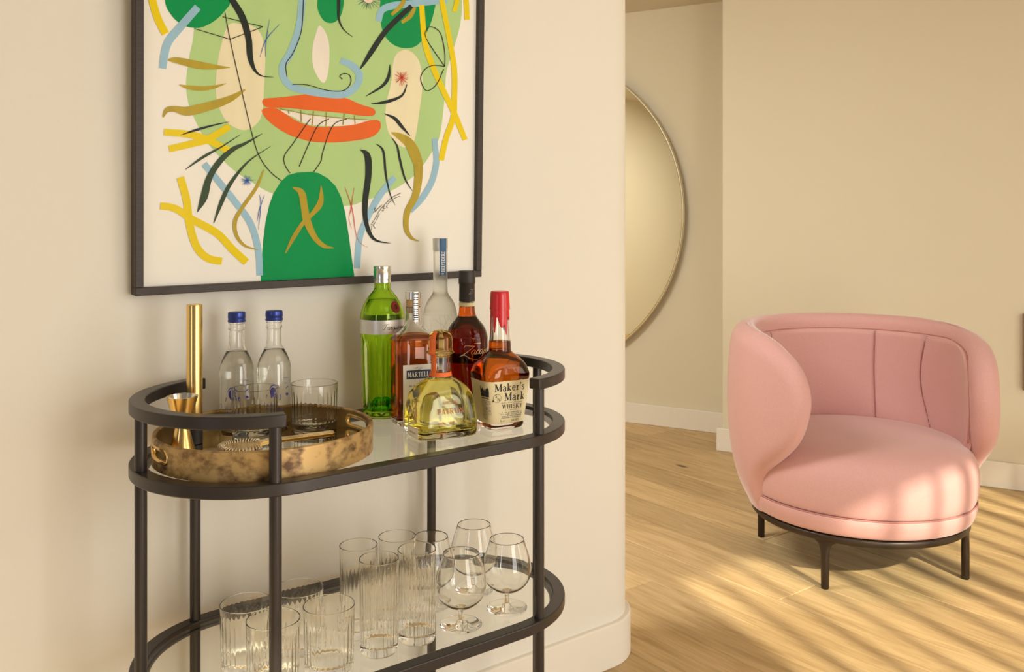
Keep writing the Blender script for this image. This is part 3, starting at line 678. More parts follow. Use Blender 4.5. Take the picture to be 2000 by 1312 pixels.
tumbler('rocks_glass', 'cut rocks glass on the tray in front of the two water bottles', 0.0428, 0.0865, (-0.4815, 1.695, ZT1), None)
# strainer: coil on a plate, flat brass handle
p0 = Vector((-0.4705, 1.578)); p1 = Vector((-0.322, 1.640)); dr = atan2(p1.y - p0.y, p1.x - p0.x)
stn = thing('cocktail_strainer', 'brass spring strainer with a flat handle lying on the tray', 'strainer', (p0.x, p0.y, ZT1), dr)
sharp(recalc(obj('plate', *extrude_outline([(0.034 * cos(2 * pi * k / 48), 0.034 * sin(2 * pi * k / 48)) for k in range(48)], 0.006, 0.0075), M['brass'], stn)))
Lh = (p1 - p0).length
hp = [(0.028, -0.012), (0.045, -0.0095), (Lh - 0.004, -0.0115), (Lh, -0.008), (Lh, 0.008), (Lh - 0.004, 0.0115), (0.045, 0.0095), (0.028, 0.012)]
V, Fc = extrude_outline(hp, 0.0, 0.0060)
V = [(x, y, z + 0.006 + 0.006 * min(max((x - 0.028) / 0.06, 0), 1)) for x, y, z in V]
bevel(recalc(obj('handle', V, Fc, M['brass'], stn, smooth=False)), 0.001)
coil = []
for i in range(34 * 8):
    a = R(35) + R(290) * i / (34 * 8); ph = 2 * pi * i / 8; rr = 0.036 + 0.0055 * cos(ph); coil.append((rr * cos(a), rr * sin(a), 0.0062 + 0.0055 * sin(ph)))
obj('spring', *tube(coil, 0.0011, 5), M['steel'], stn)

# ------------------------------------------------------------------ bottles
def surf(rows, zref, lift0=0.0003):
    """label mapper: s along the girth from the front (+ to the right), z up"""
    rr = interp_row(rows, zref); tab = [(0.0, 0.0)]; N = 720; last = None; s = 0
    for i in range(N + 1):
        a = pi * i / N; r = srad(a, *rr[1:]); p = (r * sin(a), -r * cos(a))
        if last: s += math.hypot(p[0] - last[0], p[1] - last[1]); tab.append((s, a))
        last = p
    def f(s, z, lift=0.0):
        sg = 1 if s >= 0 else -1; s_ = abs(s); lo, hi = 0, len(tab) - 1
        while hi - lo > 1:
            m = (lo + hi) // 2
            if tab[m][0] <= s_: lo = m
            else: hi = m
        a0, a1 = tab[lo], tab[hi]; a = a0[1] + (a1[1] - a0[1]) * min(1, (s_ - a0[0]) / max(a1[0] - a0[0], 1e-9))
        q = interp_row(rows, z); r = srad(a, *q[1:]) + lift0 + lift
        return (sg * r * sin(a), -r * cos(a), z)
    return f

# --- gin
g = thing('gin_bottle', 'tall fluted green glass bottle with silver cap and band', 'bottle', (-0.274, 1.913, ZS1), R(24))
GR = dense([(0, .036), (.004, .0395), (.012, .0405), (.05, .0425), (.12, .0445), (.168, .0458), (.176, .0462), (.206, .0462), (.212, .0458), (.222, .0440), (.235, .0395), (.247, .033), (.257, .0255), (.264, .0195), (.270, .0172), (.283, .0168)], 4)
fl = lambda a, z, outer: 1 - (0.085 * abs(cos(a * 5)) ** 0.8 * min(max((z - .01) / .01, 0), 1) * min(max((.166 - z) / .008, 0), 1) if outer else 0)
recalc(obj('glass', *glass_body(GR, 0.0032, 0.012, 120, fl), M['gin'], g))
recalc(obj('liquid', *liquid(GR, 0.0052, 0.013, 0.246, 64), M['ginliq'], g))
recalc(obj('punt', *loft(dense([(0.0135, 0.028), (0.02, 0.0272), (0.032, 0.022), (0.040, 0.012)], 4) + [(0.0425, 0)], 10 * 6, lambda a, z, i: 1 - 0.12 * abs(cos(a * 5))), M['ginfoot'], g))
sharp(obj('cap', *loft([(.281, 0), (.281, .0185), (.287, .0185), (.2875, .0178), (.289, .0178), (.2895, .0187), (.309, .0187), (.3095, .0183), (.311, .0183), (.3115, .0189), (.315, .0189), (.316, .018), (.316, 0)], 48), M['silver'], g), 40)
f = surf(GR, .19)
d = Draw(); d.rect(-.1451, .1451, .1765, .2055, 0, 96, 1); d.build('band', M['band'], g, f)
d = Draw()
def script(d, strokes, x, y, h, w, lift=0.0004, slant=0.25):
    for st in strokes: d.ribbon([(x + (px + slant * py) * h, y + py * h, w * (0.6 + 0.6 * ((i % 3) / 2))) for i, (px, py) in enumerate(st)], lift, n=5, maxlen=0.002)
tq = [[(0.0, .80), (.15, .98), (.5, .95), (.95, 1.0)], [(.55, .96), (.45, .6), (.35, .2), (.15, -.02), (-.05, .08)]]
x = .75
def c_a(x): return [[(x + .42, .42), (x + .2, .48), (x, .25), (x + .1, 0), (x + .3, .1), (x + .44, .42)], [(x + .44, .42), (x + .38, .08), (x + .5, 0), (x + .68, .2)]]
def c_n(x): return [[(x, .4), (x + .05, 0)], [(x + .04, .2), (x + .2, .44), (x + .3, .38), (x + .28, .06), (x + .38, 0), (x + .55, .2)]]
def c_u(x): return [[(x, .42), (x - .02, .08), (x + .12, 0), (x + .3, .3), (x + .32, .42)], [(x + .32, .42), (x + .3, .06), (x + .4, 0), (x + .55, .2)]]
def c_q(x): return [[(x + .42, .42), (x + .2, .48), (x, .25), (x + .1, 0), (x + .3, .1), (x + .44, .42)], [(x + .44, .42), (x + .34, -.45)], [(x + .36, -.1), (x + .62, .2)]]
def c_e(x): return [[(x, .18), (x + .3, .3), (x + .2, .46), (x + .02, .28), (x + .08, .02), (x + .26, .02), (x + .46, .2)]]
def c_r(x): return [[(x, .2), (x + .1, .44), (x + .16, .36), (x + .28, .36), (x + .24, .06), (x + .34, 0), (x + .48, .2)]]
def c_y(x): return [[(x, .42), (x, .1), (x + .14, .02), (x + .32, .34)], [(x + .34, .44), (x + .22, -.3), (x + .02, -.46), (x - .1, -.3)]]
for fn in (c_a, c_n, c_q, c_u, c_e, c_r, c_a, c_y):
    tq += fn(x); x += .55
script(d, tq, -.012, .1865, .0108, .0010); d.build('lettering', M['black'], g, f)
f2 = surf(GR, .231)
d = Draw(); d.poly([(.0185 + .0105 * cos(2 * pi * k / 20) * (1 + .06 * (k % 2)), .232 + .0112 * sin(2 * pi * k / 20) * (1 + .06 * (k % 2))) for k in range(20)], .0008, n=3)
o = d.build('wax_seal', M['seal'], g, f2); so_ = o.modifiers.new('s', 'SOLIDIFY'); so_.thickness = .0016; so_.offset = -1
d = Draw(); d.ribbon([(.0185 + .0068 * cos(2 * pi * k / 20), .232 + .0072 * sin(2 * pi * k / 20)) for k in range(21)], .0012, w=.0009); d.build('seal_ring', M['wax'], g, f2)

# --- cognac
c = thing('cognac_bottle', 'square-shouldered amber brandy bottle with white label, behind the short yellow bottle', 'bottle', (-0.2015, 1.846, ZS1), R(22))
CR = dense([(0, .038, .032, 4), (.004, .041, .035, 5), (.012, .0418, .0355, 6), (.10, .0420, .0358, 6), (.166, .0422, .036, 6), (.172, .0415, .0355, 5), (.178, .038, .033, 4), (.186, .028, .027, 3), (.193, .0215, .021, 2.3), (.199, .0178, .0178, 2), (.212, .0155, .0155, 2), (.236, .0150, .0150, 2)], 4)
recalc(obj('glass', *glass_body(CR, 0.003, 0.010, 96), M['clear'], c))
recalc(obj('liquid', *liquid(CR, 0.003, 0.012, 0.180, 96), M['cognac'], c))
sharp(obj('cork', *loft([(.224, 0), (.224, .0118), (.2375, .0118), (.2375, .0142), (.252, .0142), (.252, 0)], 40), M['cork'], c), 40)
sharp(obj('cap', *loft([(.252, 0), (.252, .0158), (.2672, .0158), (.2678, .015), (.2678, 0)], 40), M['silver'], c), 40)
fc = surf(CR, .1)
d = Draw(); d.rect(-.0305, .0335, .012, .124, 0, 30, 1); d.build('label', M['white'], c, fc)
d = Draw(); d.rect(-.0235, .0265, .0955, .1130, .0002, 24, 1); d.build('name_bar', M['navy'], c, fc)
d = Draw(); text(d, 'MARTELL', -.0212, .0995, .0098, .0005, wd=.68, sp=.05); d.build('lettering', M['whiteprint'], c, fc)
d = Draw(); d.ribbon([(-.006, .1155, .0006), (-.002, .118, .0011), (.003, .1165, .0006), (.008, .1182, .0009)], .0003); d.ribbon([(-.002, .1150, .0005), (.004, .1145, .0009), (.007, .1160, .0003)], .0003)
for i in range(5): scribble(d, -.018, .018, .080 - i * .012, .0035, .0002)
d.build('small_print', M['grey'], c, fc)
cs = [(.205, .0166, .0166, 2), (.213, .0158, .0158, 2), (.236, .0153, .0153, 2), (.238, .0153, .0153, 2), (.252, .0160, .0160, 2), (.268, .0161, .0161, 2)]
fs = surf(cs, .23)
d = Draw(); d.rect(-.0055, .0085, .2075, .2674, 0, 8, 12); d.build('seal_strip', M['silver'], c, fs)
d = Draw()
for i in range(14): d.rect(-.0038 + (i % 2) * .001, .0062, .2105 + i * .004, .2105 + i * .004 + (.0024 if i % 3 else .0014), .0003, 4, 1)
d.build('strip_print', M['black'], c, fs)

# --- vodka
v = thing('vodka_bottle', 'tall frosted white bottle with long neck and blue strip, at the back', 'bottle', (-0.1576, 1.99, ZS1), R(24))
VR = dense([(0, .033), (.004, .0355), (.012, .0362), (.10, .0366), (.195, .0368), (.208, .0362), (.222, .0335), (.236, .0275), (.246, .0205), (.254, .0166), (.262, .0158), (.31, .0155), (.345, .0155)], 4)
recalc(obj('glass', *loft([(0, 0)] + VR + [(.345, 0)], 72), M['frost'], v))
sharp(obj('cap', *loft([(.3455, 0), (.3455, .0160), (.3475, .0165), (.371, .0167), (.373, .016), (.373, 0)], 48), M['band'], v), 40)
fv = surf([(.28, .0160, .0160, 2), (.345, .0160, .0160, 2), (.3475, .0168, .0168, 2), (.373, .0169, .0169, 2)], .33)
d = Draw(); d.rect(-.0065, .0085, .292, .3725, 0, 8, 12); d.build('neck_strip', M['skyblue'], v, fv)
d = Draw(); text(d, 'BELVEDERE', 0, 0, .0078, .0, wd=.72, sp=.03)
mx = .2995
vv = [(-(y) + .0048, x + mx) for x, y in d.v]; d.v = vv; d.l = [.0004] * len(d.v)
d.ribbon([(-.003 + .0055 * .5 + .0022 * cos(a), .2955 + .0016 * sin(a)) for a in [2 * pi * k / 10 for k in range(11)]], .0004, w=.0006)
d.build('lettering', M['whiteprint'], v, fv)
fv2 = surf(VR, .15)
d = Draw(); rb = random.Random(2)
def branch(x, y, a, L, w_, dep):
    x2, y2 = x + L * sin(a), y + L * cos(a); d.ribbon([(x, y, w_), ((x + x2) / 2 + rb.uniform(-.001, .001), (y + y2) / 2, w_ * .8), (x2, y2, w_ * .6)], .0002, n=2)
    if dep:
        for s in (-1, 1): branch(x2, y2, a + s * rb.uniform(.2, .55), L * rb.uniform(.7, .85), w_ * .7, dep - 1)
for x0, a0 in ((-.012, -.1), (.010, .15)): branch(x0, .095, a0, .035, .0013, 5)
d.build('etched_trees', mat('etched_grey', (0.55, 0.53, 0.47), 0.8), v, fv2)

# --- rum
r_ = thing('rum_bottle', 'round dark brown bottle with black capsule and gold script', 'bottle', (-0.0960, 1.93, ZS1), R(20))
RR = dense([(0, .040), (.004, .0432), (.012, .0442), (.10, .0446), (.158, .0446), (.168, .0436), (.180, .0400), (.190, .0345), (.199, .0270), (.207, .0210), (.214, .0182), (.225, .0168), (.245, .0160), (.278, .0158)], 4)
recalc(obj('glass', *glass_body(RR, 0.0028, 0.012, 72), M['clear'], r_))
recalc(obj('liquid', *liquid(RR, 0.0028, 0.012, 0.208, 72), M['rum'], r_))
recalc(obj('neck_liquid', *loft([(.2086, 0), (.2086, .0176), (.214, .0156), (.225, .0142), (.229, .0141), (.229, 0)], 48), M['rumneck'], r_))
sharp(obj('neck_ring', *loft([(.230, .0163), (.230, .0172), (.2375, .0170), (.2375, .0160)], 48), M['cream'], r_), 40)
sharp(obj('capsule', *loft([(.240, .0155), (.240, .0170), (.276, .0166), (.2775, .0176), (.281, .0180), (.3035, .0178), (.305, .017), (.305, 0)], 48), M['blackcap'], r_), 40)
fr_ = surf(RR, .14)
d = Draw()
zs = [[(-.1, .78), (0, .98), (.75, .92), (1.05, .92)], [(1.05, .92), (.55, .45), (-.1, -.12), (-.35, -.25)], [(-.35, -.25), (.2, -.1), (.9, -.45), (1.9, -.55), (2.6, -.2)]]
x = .85
for fn in (c_a, None, c_a, 'p', c_a):
    if fn is None: zs += [[(x + .35, .4), (x + .15, .46), (x, .22), (x + .1, 0), (x + .4, .15)]]; x += .42
    elif fn == 'p': zs += [[(x + .12, .42), (x - .12, -.5)], [(x + .05, .2), (x + .25, .46), (x + .42, .3), (x + .25, .02), (x + .05, .1)]]; x += .5
    else: zs += fn(x); x += .58
script(d, zs, -.021, .1330, .0185, .0010, slant=.3); d.build('lettering', M['gold'], r_, fr_)
d = Draw(); scribble(d, .002, .018, .1545, .0022, .0002); d.build('small_print', M['gold'], r_, fr_)
d = Draw(); script(d, [[(0, .9), (.2, 1), (.7, .9)], [(.5, .95), (.2, .3), (0, 0), (.5, .1), (.9, .2)], [(.5, .6), (.9, .7), (.8, .3)]], -.001, .256, .010, .0007, slant=.3)
d.build('capsule_mark', M['grey'], r_, surf([(.24, .0171, .0171, 2), (.276, .0168, .0168, 2)], .26))

# --- whisky
wk = thing('whisky_bottle', 'squarish amber whiskey bottle sealed in dripping red wax, cream label', 'bottle', (-0.0245, 1.822, ZS1), R(29))
WRw = dense([(0, .036, .033, 5), (.004, .0395, .036, 5), (.012, .041, .0375, 5), (.05, .0455, .0415, 5), (.098, .0512, .0455, 5), (.108, .0520, .0462, 4.5), (.116, .0505, .045, 4), (.124, .0480, .0430, 3.4), (.134, .0412, .0375, 2.8), (.143, .0315, .0295, 2.3), (.150, .0235, .0235, 2), (.157, .0222, .0222, 2), (.166, .0222, .0222, 2), (.178, .0205, .0205, 2), (.205, .0190, .0190, 2), (.235, .0178, .0178, 2)], 4)
recalc(obj('glass', *glass_body(WRw, 0.003, 0.012, 112), M['clear'], wk))
recalc(obj('liquid', *liquid(WRw, 0.003, 0.012, 0.1705, 112), M['whisky'], wk))
V, Fc = [], []
seg = 96; drip = lambda a: .222 - .012 * max(0, cos(a * 3 + 1.0)) - sum(dp * math.exp(-(((a - c0 + pi) % (2 * pi) - pi) / wd_) ** 4) for c0, dp, wd_ in ((-1.05, .034, .16), (-.12 + .02, .012, .5), (.22, .028, .13), (.95, .010, .35), (2.2, .03, .2), (3.6, .02, .3), (4.6, .035, .14)))
prof = [0, .15, .3, .5, .7, .85, 1.0]
for j, tt in enumerate(prof):
    for k in range(seg):
        a = 2 * pi * k / seg; z0 = max(drip(a), .182); z = z0 + (.2335 - z0) * tt; q = interp_row(WRw, z)[1] + (.0004 if j == 0 else .0013); V.append((q * sin(a), -q * cos(a), z))
for tz, tr in ((.2338, .0203), (.236, .0204), (.262, .0190), (.268, .0187), (.2702, .0172)):
    for k in range(seg): a = 2 * pi * k / seg; V.append((tr * sin(a), -tr * cos(a), tz))
nr = len(prof) + 5
for j in range(nr - 1):
    for k in range(seg): Fc.append((j * seg + k, j * seg + (k + 1) % seg, (j + 1) * seg + (k + 1) % seg, (j + 1) * seg + k))
Fc.append(tuple(range((nr - 1) * seg, nr * seg)))
sharp(obj('wax_seal', V, Fc, M['wax'], wk), 50)
fw = surf(WRw, .06)
d = Draw(); NXl = 96
b0 = 0
rz = random.Random(9)
for i in range(NXl + 1):
    s = -.108 + .152 * i / NXl
    j1, j2 = rz.uniform(-.0005, .0005), rz.uniform(-.0005, .0005)
    for k in range(9): d.v.append((s, (.0125 + j1) + (.0845 + j2 - j1) * k / 8)); d.l.append(0)
for i in range(NXl):
    for k in range(8): a = i * 9 + k; d.f.append((a, a + 9, a + 10, a + 1))
d.build('label', M['cream'], wk, fw)
d = Draw()
text(d, "Maker's", -.0330, .0775, .0148, .0003, wd=.98, sp=.05, bold=1.1)
text(d, 'Mark', -.0125, .0580, .0152, .0003, wd=1.0, sp=.05, bold=1.1)
text(d, 'WHISKY', .0065, .0422, .0082, .0003, wd=1.02, sp=.08, center=True)
d.ribbon([(-.0280 + .0082 * cos(2 * pi * k / 24), .0640 + .0082 * sin(2 * pi * k / 24)) for k in range(25)], .0003, w=.0006)
text(d, 'S', -.0322, .0655, .0060, .0004, wd=1); text(d, 'IV', -.0280, .0585, .0056, .0004, wd=.9, sp=.02)
d.ribbon([(-.0375, .056, .0003), (-.0362, .0605, .0022), (-.0352, .0570, .0005)], .0004, n=3)
text(d, '70 cl', -.0225, .0160, .0042, .0003, wd=1); text(d, 'vol', .006, .0160, .0042, .0003, wd=1); text(d, '45%', .0155, .0160, .0042, .0003, wd=1)
d.build('lettering', M['black'], wk, fw)
d = Draw()
scribble(d, -.020, .027, .0530, .0022, .0003); scribble(d, -.010, .016, .0385, .0018, .0003)
for i in range(4): scribble(d, -.024 + i * .0015, .031 - i * .001, .0332 - i * .0035, .0024, .0003)
for i in range(13): scribble(d, -.069, -.041 - (.008 if i > 9 else 0), .058 - i * .0030, .0017, .0003)
d.build('small_print', M['grey'], wk, fw)
d = Draw()                                           # small engraved picture on the side face
d.rect(-.069, -.044, .0665, .074, .0003, 8, 1)
for i, (x, h) in enumerate(((-.068, .012), (-.0645, .008), (-.061, .0105), (-.0575, .006), (-.0535, .008), (-.0495, .0095), (-.046, .011))): d.poly([(x - .0018, .073), (x + .0022, .073), (x + .0016, .073 + h), (x - .001, .074 + h)], .0003, n=2)
for i in range(3): d.rect(-.069 + i * .002, -.044 - i * .001, .0625 + i * .001, .0632 + i * .001, .0003, 8, 1)
d.build('engraving', M['black'], wk, fw)
fw2 = surf(WRw, .122)
d = Draw(); d.ribbon([(.004 + .011 * cos(2 * pi * k / 24), .1275 + .0075 * sin(2 * pi * k / 24)) for k in range(25)], .0002, w=.0011)
d.build('embossed_ring', M['clear'], wk, fw2)

# --- tequila
tq_ = thing('tequila_bottle', 'squat bell-shaped bottle of pale yellow spirit with round stopper and orange ribbon', 'bottle', (-0.1385, 1.753, ZS1), R(27))
TR = dense([(0, .0590, .0450, 5), (.003, .0618, .0478, 5.5), (.012, .0630, .0490, 6), (.03, .0632, .0492, 6), (.046, .0625, .0488, 5.5), (.060, .0602, .0470, 4.8), (.074, .0578, .0455, 4.2), (.086, .0525, .0420, 3.4), (.096, .0435, .0365, 2.8), (.104, .0330, .0295, 2.4), (.110, .0245, .0232, 2.1), (.114, .0210, .0205, 2), (.122, .0190, .0190, 2), (.138, .0188, .0188, 2), (.150, .0190, .0190, 2)], 4)
wav = lambda a, z, outer: 1 + (0.006 * sin(a * 7 + z * 90) * sin(z * 140 + a * 3) if z < .1 else 0)
recalc(obj('glass', *glass_body(TR, 0.0042, 0.014, 112, wav), M['clear'], tq_))
recalc(obj('liquid', *liquid(TR, 0.0034, 0.0142, 0.106, 112), M['tequila'], tq_))
recalc(obj('stopper', *loft(dense([(.150, .0186), (.1535, .0195), (.1560, .0262), (.1590, .0268), (.1615, .0245), (.166, .0236), (.178, .0240), (.188, .0225), (.195, .0180), (.1995, .0110), (.2010, .004)], 4) + [(.2012, 0)], 64), M['amber'], tq_))
sharp(obj('neck_ribbon', *loft([(.1125, .0212), (.1128, .0222), (.1205, .0206), (.1208, .0196)], 48), M['orange'], tq_), 40)
frb = surf([(.112, .0225, .0225, 2), (.121, .0205, .0205, 2), (.150, .0200, .0200, 2), (.1535, .0215, .0215, 2), (.1565, .0272, .0272, 2), (.159, .0277, .0277, 2), (.1615, .0254, .0254, 2), (.166, .0244, .0244, 2), (.178, .0248, .0248, 2), (.188, .0233, .0233, 2), (.195, .019, .019, 2), (.199, .0122, .0122, 2)], .17)
d = Draw(); d.rect(-.034, -.019, .114, .1985, .0002, 8, 30); d.build('tax_strip', M['orange'], tq_, frb)
ft = surf(TR, .03, 0.0008)
d = Draw(); text(d, 'REPOSADO', -.014, .066, .0052, .0004, wd=.8, sp=.08); text(d, 'PATR', -.0255, .0480, .0098, .0004, wd=.84, sp=.10); xx = text(d, 'O', .0100, .0480, .0098, .0004, wd=.84, sp=.10); d.ribbon([(.0125, .0595, .001), (.0160, .0620, .001)], .0004); text(d, 'N', .0195, .0480, .0098, .0004, wd=.84)
scribble(d, -.0255, -.012, .0290, .0042, .0004); scribble(d, -.002, .010, .0290, .0048, .0004); scribble(d, -.0275, -.008, .0110, .0038, .0004)
d.build('lettering', M['orangeprint'], tq_, ft)
d = Draw(); d.rect(-.1130, -.0650, .003, .0240, .0003, 30, 1); d.build('stamp_label', M['white'], tq_, ft)
d = Draw(); d.ribbon([(-.1110, .0045), (-.0670, .0045), (-.0670, .0225), (-.1110, .0225), (-.1110, .0045)], .0005, w=.0004, n=0, maxlen=.002); scribble(d, -.106, -.072, .0115, .003, .0005)
d.build('stamp_print', M['grey'], tq_, ft)

# --- two small water bottles
def water_bottle(loc, label, rot):
    b = thing('water_bottle', label, 'bottle', loc, rot, None)
    BR = dense([(0, .027), (.003, .0298), (.010, .0312), (.06, .0316), (.108, .0318), (.118, .0312), (.128, .0288), (.138, .0250), (.147, .0205), (.154, .0168), (.160, .0150), (.170, .0144), (.190, .0142), (.1905, .0154), (.193, .0156), (.1945, .0150), (.2015, .0148), (.2025, .0157), (.2045, .0157), (.2055, .0146)], 3)
    recalc(obj('glass', *glass_body(BR, 0.0022, 0.007, 72), M['thin'], b))
    recalc(obj('water', *liquid(BR, 0.0022, 0.0072, 0.150, 72), M['water'], b))
    sharp(obj('cap', *loft([(.2052, 0), (.2052, .0166), (.2085, .0170), (.2092, .0161), (.2128, .0161), (.2138, .0168), (.2200, .0164), (.2232, .0160), (.2242, .0148), (.2242, 0)], 48), M['bluecap'], b), 40)
    fb = surf(BR, .06)
    d = Draw()
    d.poly([(-.004, .080), (.002, .079), (.006, .075), (.004, .068), (.007, .062), (.001, .058), (-.004, .064), (-.007, .072)], .0003, n=3)
    d.ribbon([(-.008, .077, .001), (-.003, .084, .002), (.004, .083, .001), (.009, .078, .002)], .0003)
    d.ribbon([(.011, .066, .0018), (.013, .060, .0012), (.010, .055, .0018)], .0003); d.ribbon([(-.012, .066, .0018), (-.013, .058, .0012)], .0003)
    text(d, 'S', -.0290, .045, .008, .0003); 
    text(d, 'BRITISH', -.0140, .0440, .0042, .0003, wd=.85, sp=.05)
    scribble(d, -.0140, .0160, .0370, .0030, .0003); scribble(d, .018, .030, .0960, .0016, .0003); scribble(d, .019, .028, .086, .0012, .0003)
    d.poly([(.024, .077), (.029, .080), (.030, .0785), (.025, .0755)], .0003, n=2); d.poly([(.023, .066), (.028, .067), (.031, .064), (.027, .061)], .0003, n=2)
    d.build('printed_crest', M['blueprint'], b, fb); return b
GL['I'] = GL['I']
water_bottle((-0.5275, 1.735, ZT1), 'small clear water bottle with blue cap, the left one of the pair', R(2))
water_bottle((-0.4630, 1.762, ZT1), 'small clear water bottle with blue cap, the right one of the pair', R(14))

# ------------------------------------------------------------------ glasses on the lower shelf
for (x, y, l) in ((-.4580, 1.560, 'low tumbler on the lower shelf, the leftmost one'), (-.3950, 1.497, 'low tumbler on the lower shelf, behind the front metal post'),
                  (-.3140, 1.553, 'low tumbler on the lower shelf, just left of the tall glasses'), (-.3830, 1.622, 'low tumbler at the back of the lower shelf, near the wall')):
    tumbler('tumbler', l, 0.0440, 0.108, (x, y, ZS2), 'low tumblers on the lower shelf', 0.0420)
for (x, y, l) in ((-.2370, 1.612, 'tall highball glass in front, nearest the low tumblers'), (-.1740, 1.657, 'tall highball glass standing next to the brandy snifters'),
                  (-.2845, 1.678, 'tall highball glass at the rear left of the four'), (-.2190, 1.7240, 'tall highball glass at the very back of the four')):
    tumbler('highball_glass', l, 0.0352, 0.165, (x, y, ZS2), 'tall highball glasses on the lower shelf', 0.0335)
def snifter(loc, label):
    s = thing('brandy_snifter', label, 'glass', loc, 0, 'stemmed brandy glasses on the lower shelf')
    out = dense([(0, .0392), (.0012, .0400), (.0020, .0392), (.0030, .022), (.0046, .0100), (.0090, .0054), (.020, .0042), (.027, .0050), (.0315, .0085), (.0345, .0170), (.040, .0285), (.050, .0395), (.063, .0462), (.078, .0482), (.095, .0462), (.112, .0415), (.128, .0362), (.136, .0340)], 4)
    inn = dense([(.1355, .0332), (.127, .0353), (.112, .0406), (.095, .0453), (.078, .0473), (.063, .0453), (.051, .0388), (.0415, .0276), (.0365, .0150), (.0350, .006)], 4)
    recalc(obj('glass', *loft([(0, 0)] + out + [(.1364, .0336)] + inn + [(.0348, 0)], 64), M['thin'], s)); return s
for (x, y, l) in ((-.0970, 1.7157, 'brandy snifter nearest the front rim of the lower shelf'), (-.0100, 1.790, 'brandy snifter at the right end of the lower shelf by the metal post'),
                  (-.0790, 1.8760, 'brandy snifter at the back between two others'), (-.1620, 1.805, 'brandy snifter behind the tall glasses, in front of the rear post')):
    snifter((x, y, ZS2), l)

# ------------------------------------------------------------------ framed artwork
fb_ = UN(0.440, 1.755)                                # bottom-left front corner on the wall
def edge_u(px, n):                                    # where a pixel column meets the plane n
    k = (px - 1000) / F; dirv = Vector((k, 1)); dn = dirv.x * NX + dirv.y * NY; tt = n / dn; return (dirv * tt).x * UX + (dirv * tt).y * UY
FNn = 1.758
u0, u1 = edge_u(264, FNn), edge_u(941, FNn)
dl = UN(u0, FNn); zb = CAMZ - (578 - CY) * dl.y / F
dq = UN(u1, FNn); zb2 = CAMZ - (541 - CY) * dq.y / F
PWd = u1 - u0; PHt = 1.06; zb = zb - 0.0005
art = thing('framed_artwork', 'large framed abstract face painting in greens, yellow and red hanging above the cart', 'picture', tuple(UN(u0, FNn, zb)), 0)
art.rotation_euler = (R(1.6), R(-0.37), TH)
FWd, FD = 0.0152, 0.030
def rail(nm, x0, x1, z0, z1): bevel(obj(nm, *box(x0, x1, 0, FD, z0, z1), M['frame'], art, smooth=False), 0.0012)
rail('frame_rail', 0, PWd, 0, FWd); rail('frame_rail', 0, PWd, PHt - FWd, PHt)
rail('frame_rail', 0, FWd, FWd, PHt - FWd); rail('frame_rail', PWd - FWd, PWd, FWd, PHt - FWd)
obj('backing', *box(FWd * .6, PWd - FWd * .6, 0.013, 0.016, FWd * .6, PHt - FWd * .6), M['paper'], art, smooth=False)
obj('picture_glass', [(FWd * .8, 0.006, FWd * .8), (PWd - FWd * .8, 0.006, FWd * .8), (PWd - FWd * .8, 0.006, PHt - FWd * .8), (FWd * .8, 0.006, PHt - FWd * .8)], [(0, 1, 2, 3)], M['pane'], art, smooth=False)
mw = Matrix.LocRotScale(art.location, art.rotation_euler, None); imw = mw.inverted()
co = imw @ Vector((0, 0, CAMZ)); SY = 0.0129
def sheet(px, py, lift=0.0):
    """a point read off the photograph, laid on the artwork's own sheet"""
    wv = Vector(((px - 1000) / F, 1, -(py - CY) / F)); dv = (imw.to_3x3() @ wv)
    tt = (SY - co.y) / dv.y; q = co + dv * tt
    x = min(max(q.x, FWd * .9), PWd - FWd * .9); z = min(max(q.z, FWd * .9), PHt - FWd * .9)
    return (x, SY - lift, z)
lay = 0.00022
ptl = []
def paint(name, col, level, alpha=1.0, polys=(), ribs=(), w=None, var=.12, scale=30):
    m = paintmat('paint_' + name, col, alpha, var, scale)
    fine = len(ribs) and len(polys) == 0 and (w is not None or len(ribs) > 17)
    d = Draw()
    for k, p in enumerate(list(polys) + list(ribs)):
        if k < len(polys): d.poly(p, level * lay)
        else: d.ribbon(p, level * lay + (0 if fine else (k % 4) * lay * .2), w=w)
        if not fine: d.build(name, m, art, sheet); d = Draw()
    if fine: d.build(name, m, art, sheet)['kind'] = 'stuff'
paint('light_green_head', (0.45, 0.64, 0.26), 1, polys=[[(379, 55), (370, 110), (363.5, 160), (368, 201), (382, 236), (400, 270), (423, 300), (459, 334), (496, 358), (533, 378), (600, 396), (675, 402), (712, 392), (746, 380), (778, 365), (805, 346), (824, 326), (842, 299), (856, 274), (863, 240), (869, 183), (872, 140), (885, 98), (899, 46), (902, 0), (900, -80), (860, -180), (760, -250), (600, -300), (450, -280), (390, -190), (380, -80)]], var=.10, scale=14)
paint('cream_cheek', (0.84, 0.75, 0.50), 2, polys=[[(446, 49), (471, 47), (497, 53), (512, 73), (518, 110), (515.6, 171), (512, 220), (501, 242), (480, 254), (457, 248), (439, 233), (423, 194), (422, 149), (430, 96)],
      [(777, 103), (796, 98), (814, 112), (823, 137), (824.5, 171), (819, 217), (809, 274), (791, 288), (768, 274), (755, 247), (753.5, 206), (764, 160), (768, 121)]])
paint('white_lens_and_teeth', (0.86, 0.78, 0.68), 2, polys=[[(624, 50), (636, 64), (643, 91), (641.5, 137), (633.5, 161), (622, 153), (610.6, 126), (610.6, 91), (617.5, 64)], [(535, 215), (567, 226), (600, 242), (640, 246), (690, 244), (719, 235), (700, 234), (650, 228), (600, 224), (565, 217)]])  # white lens and teeth of the face, plain paint colour
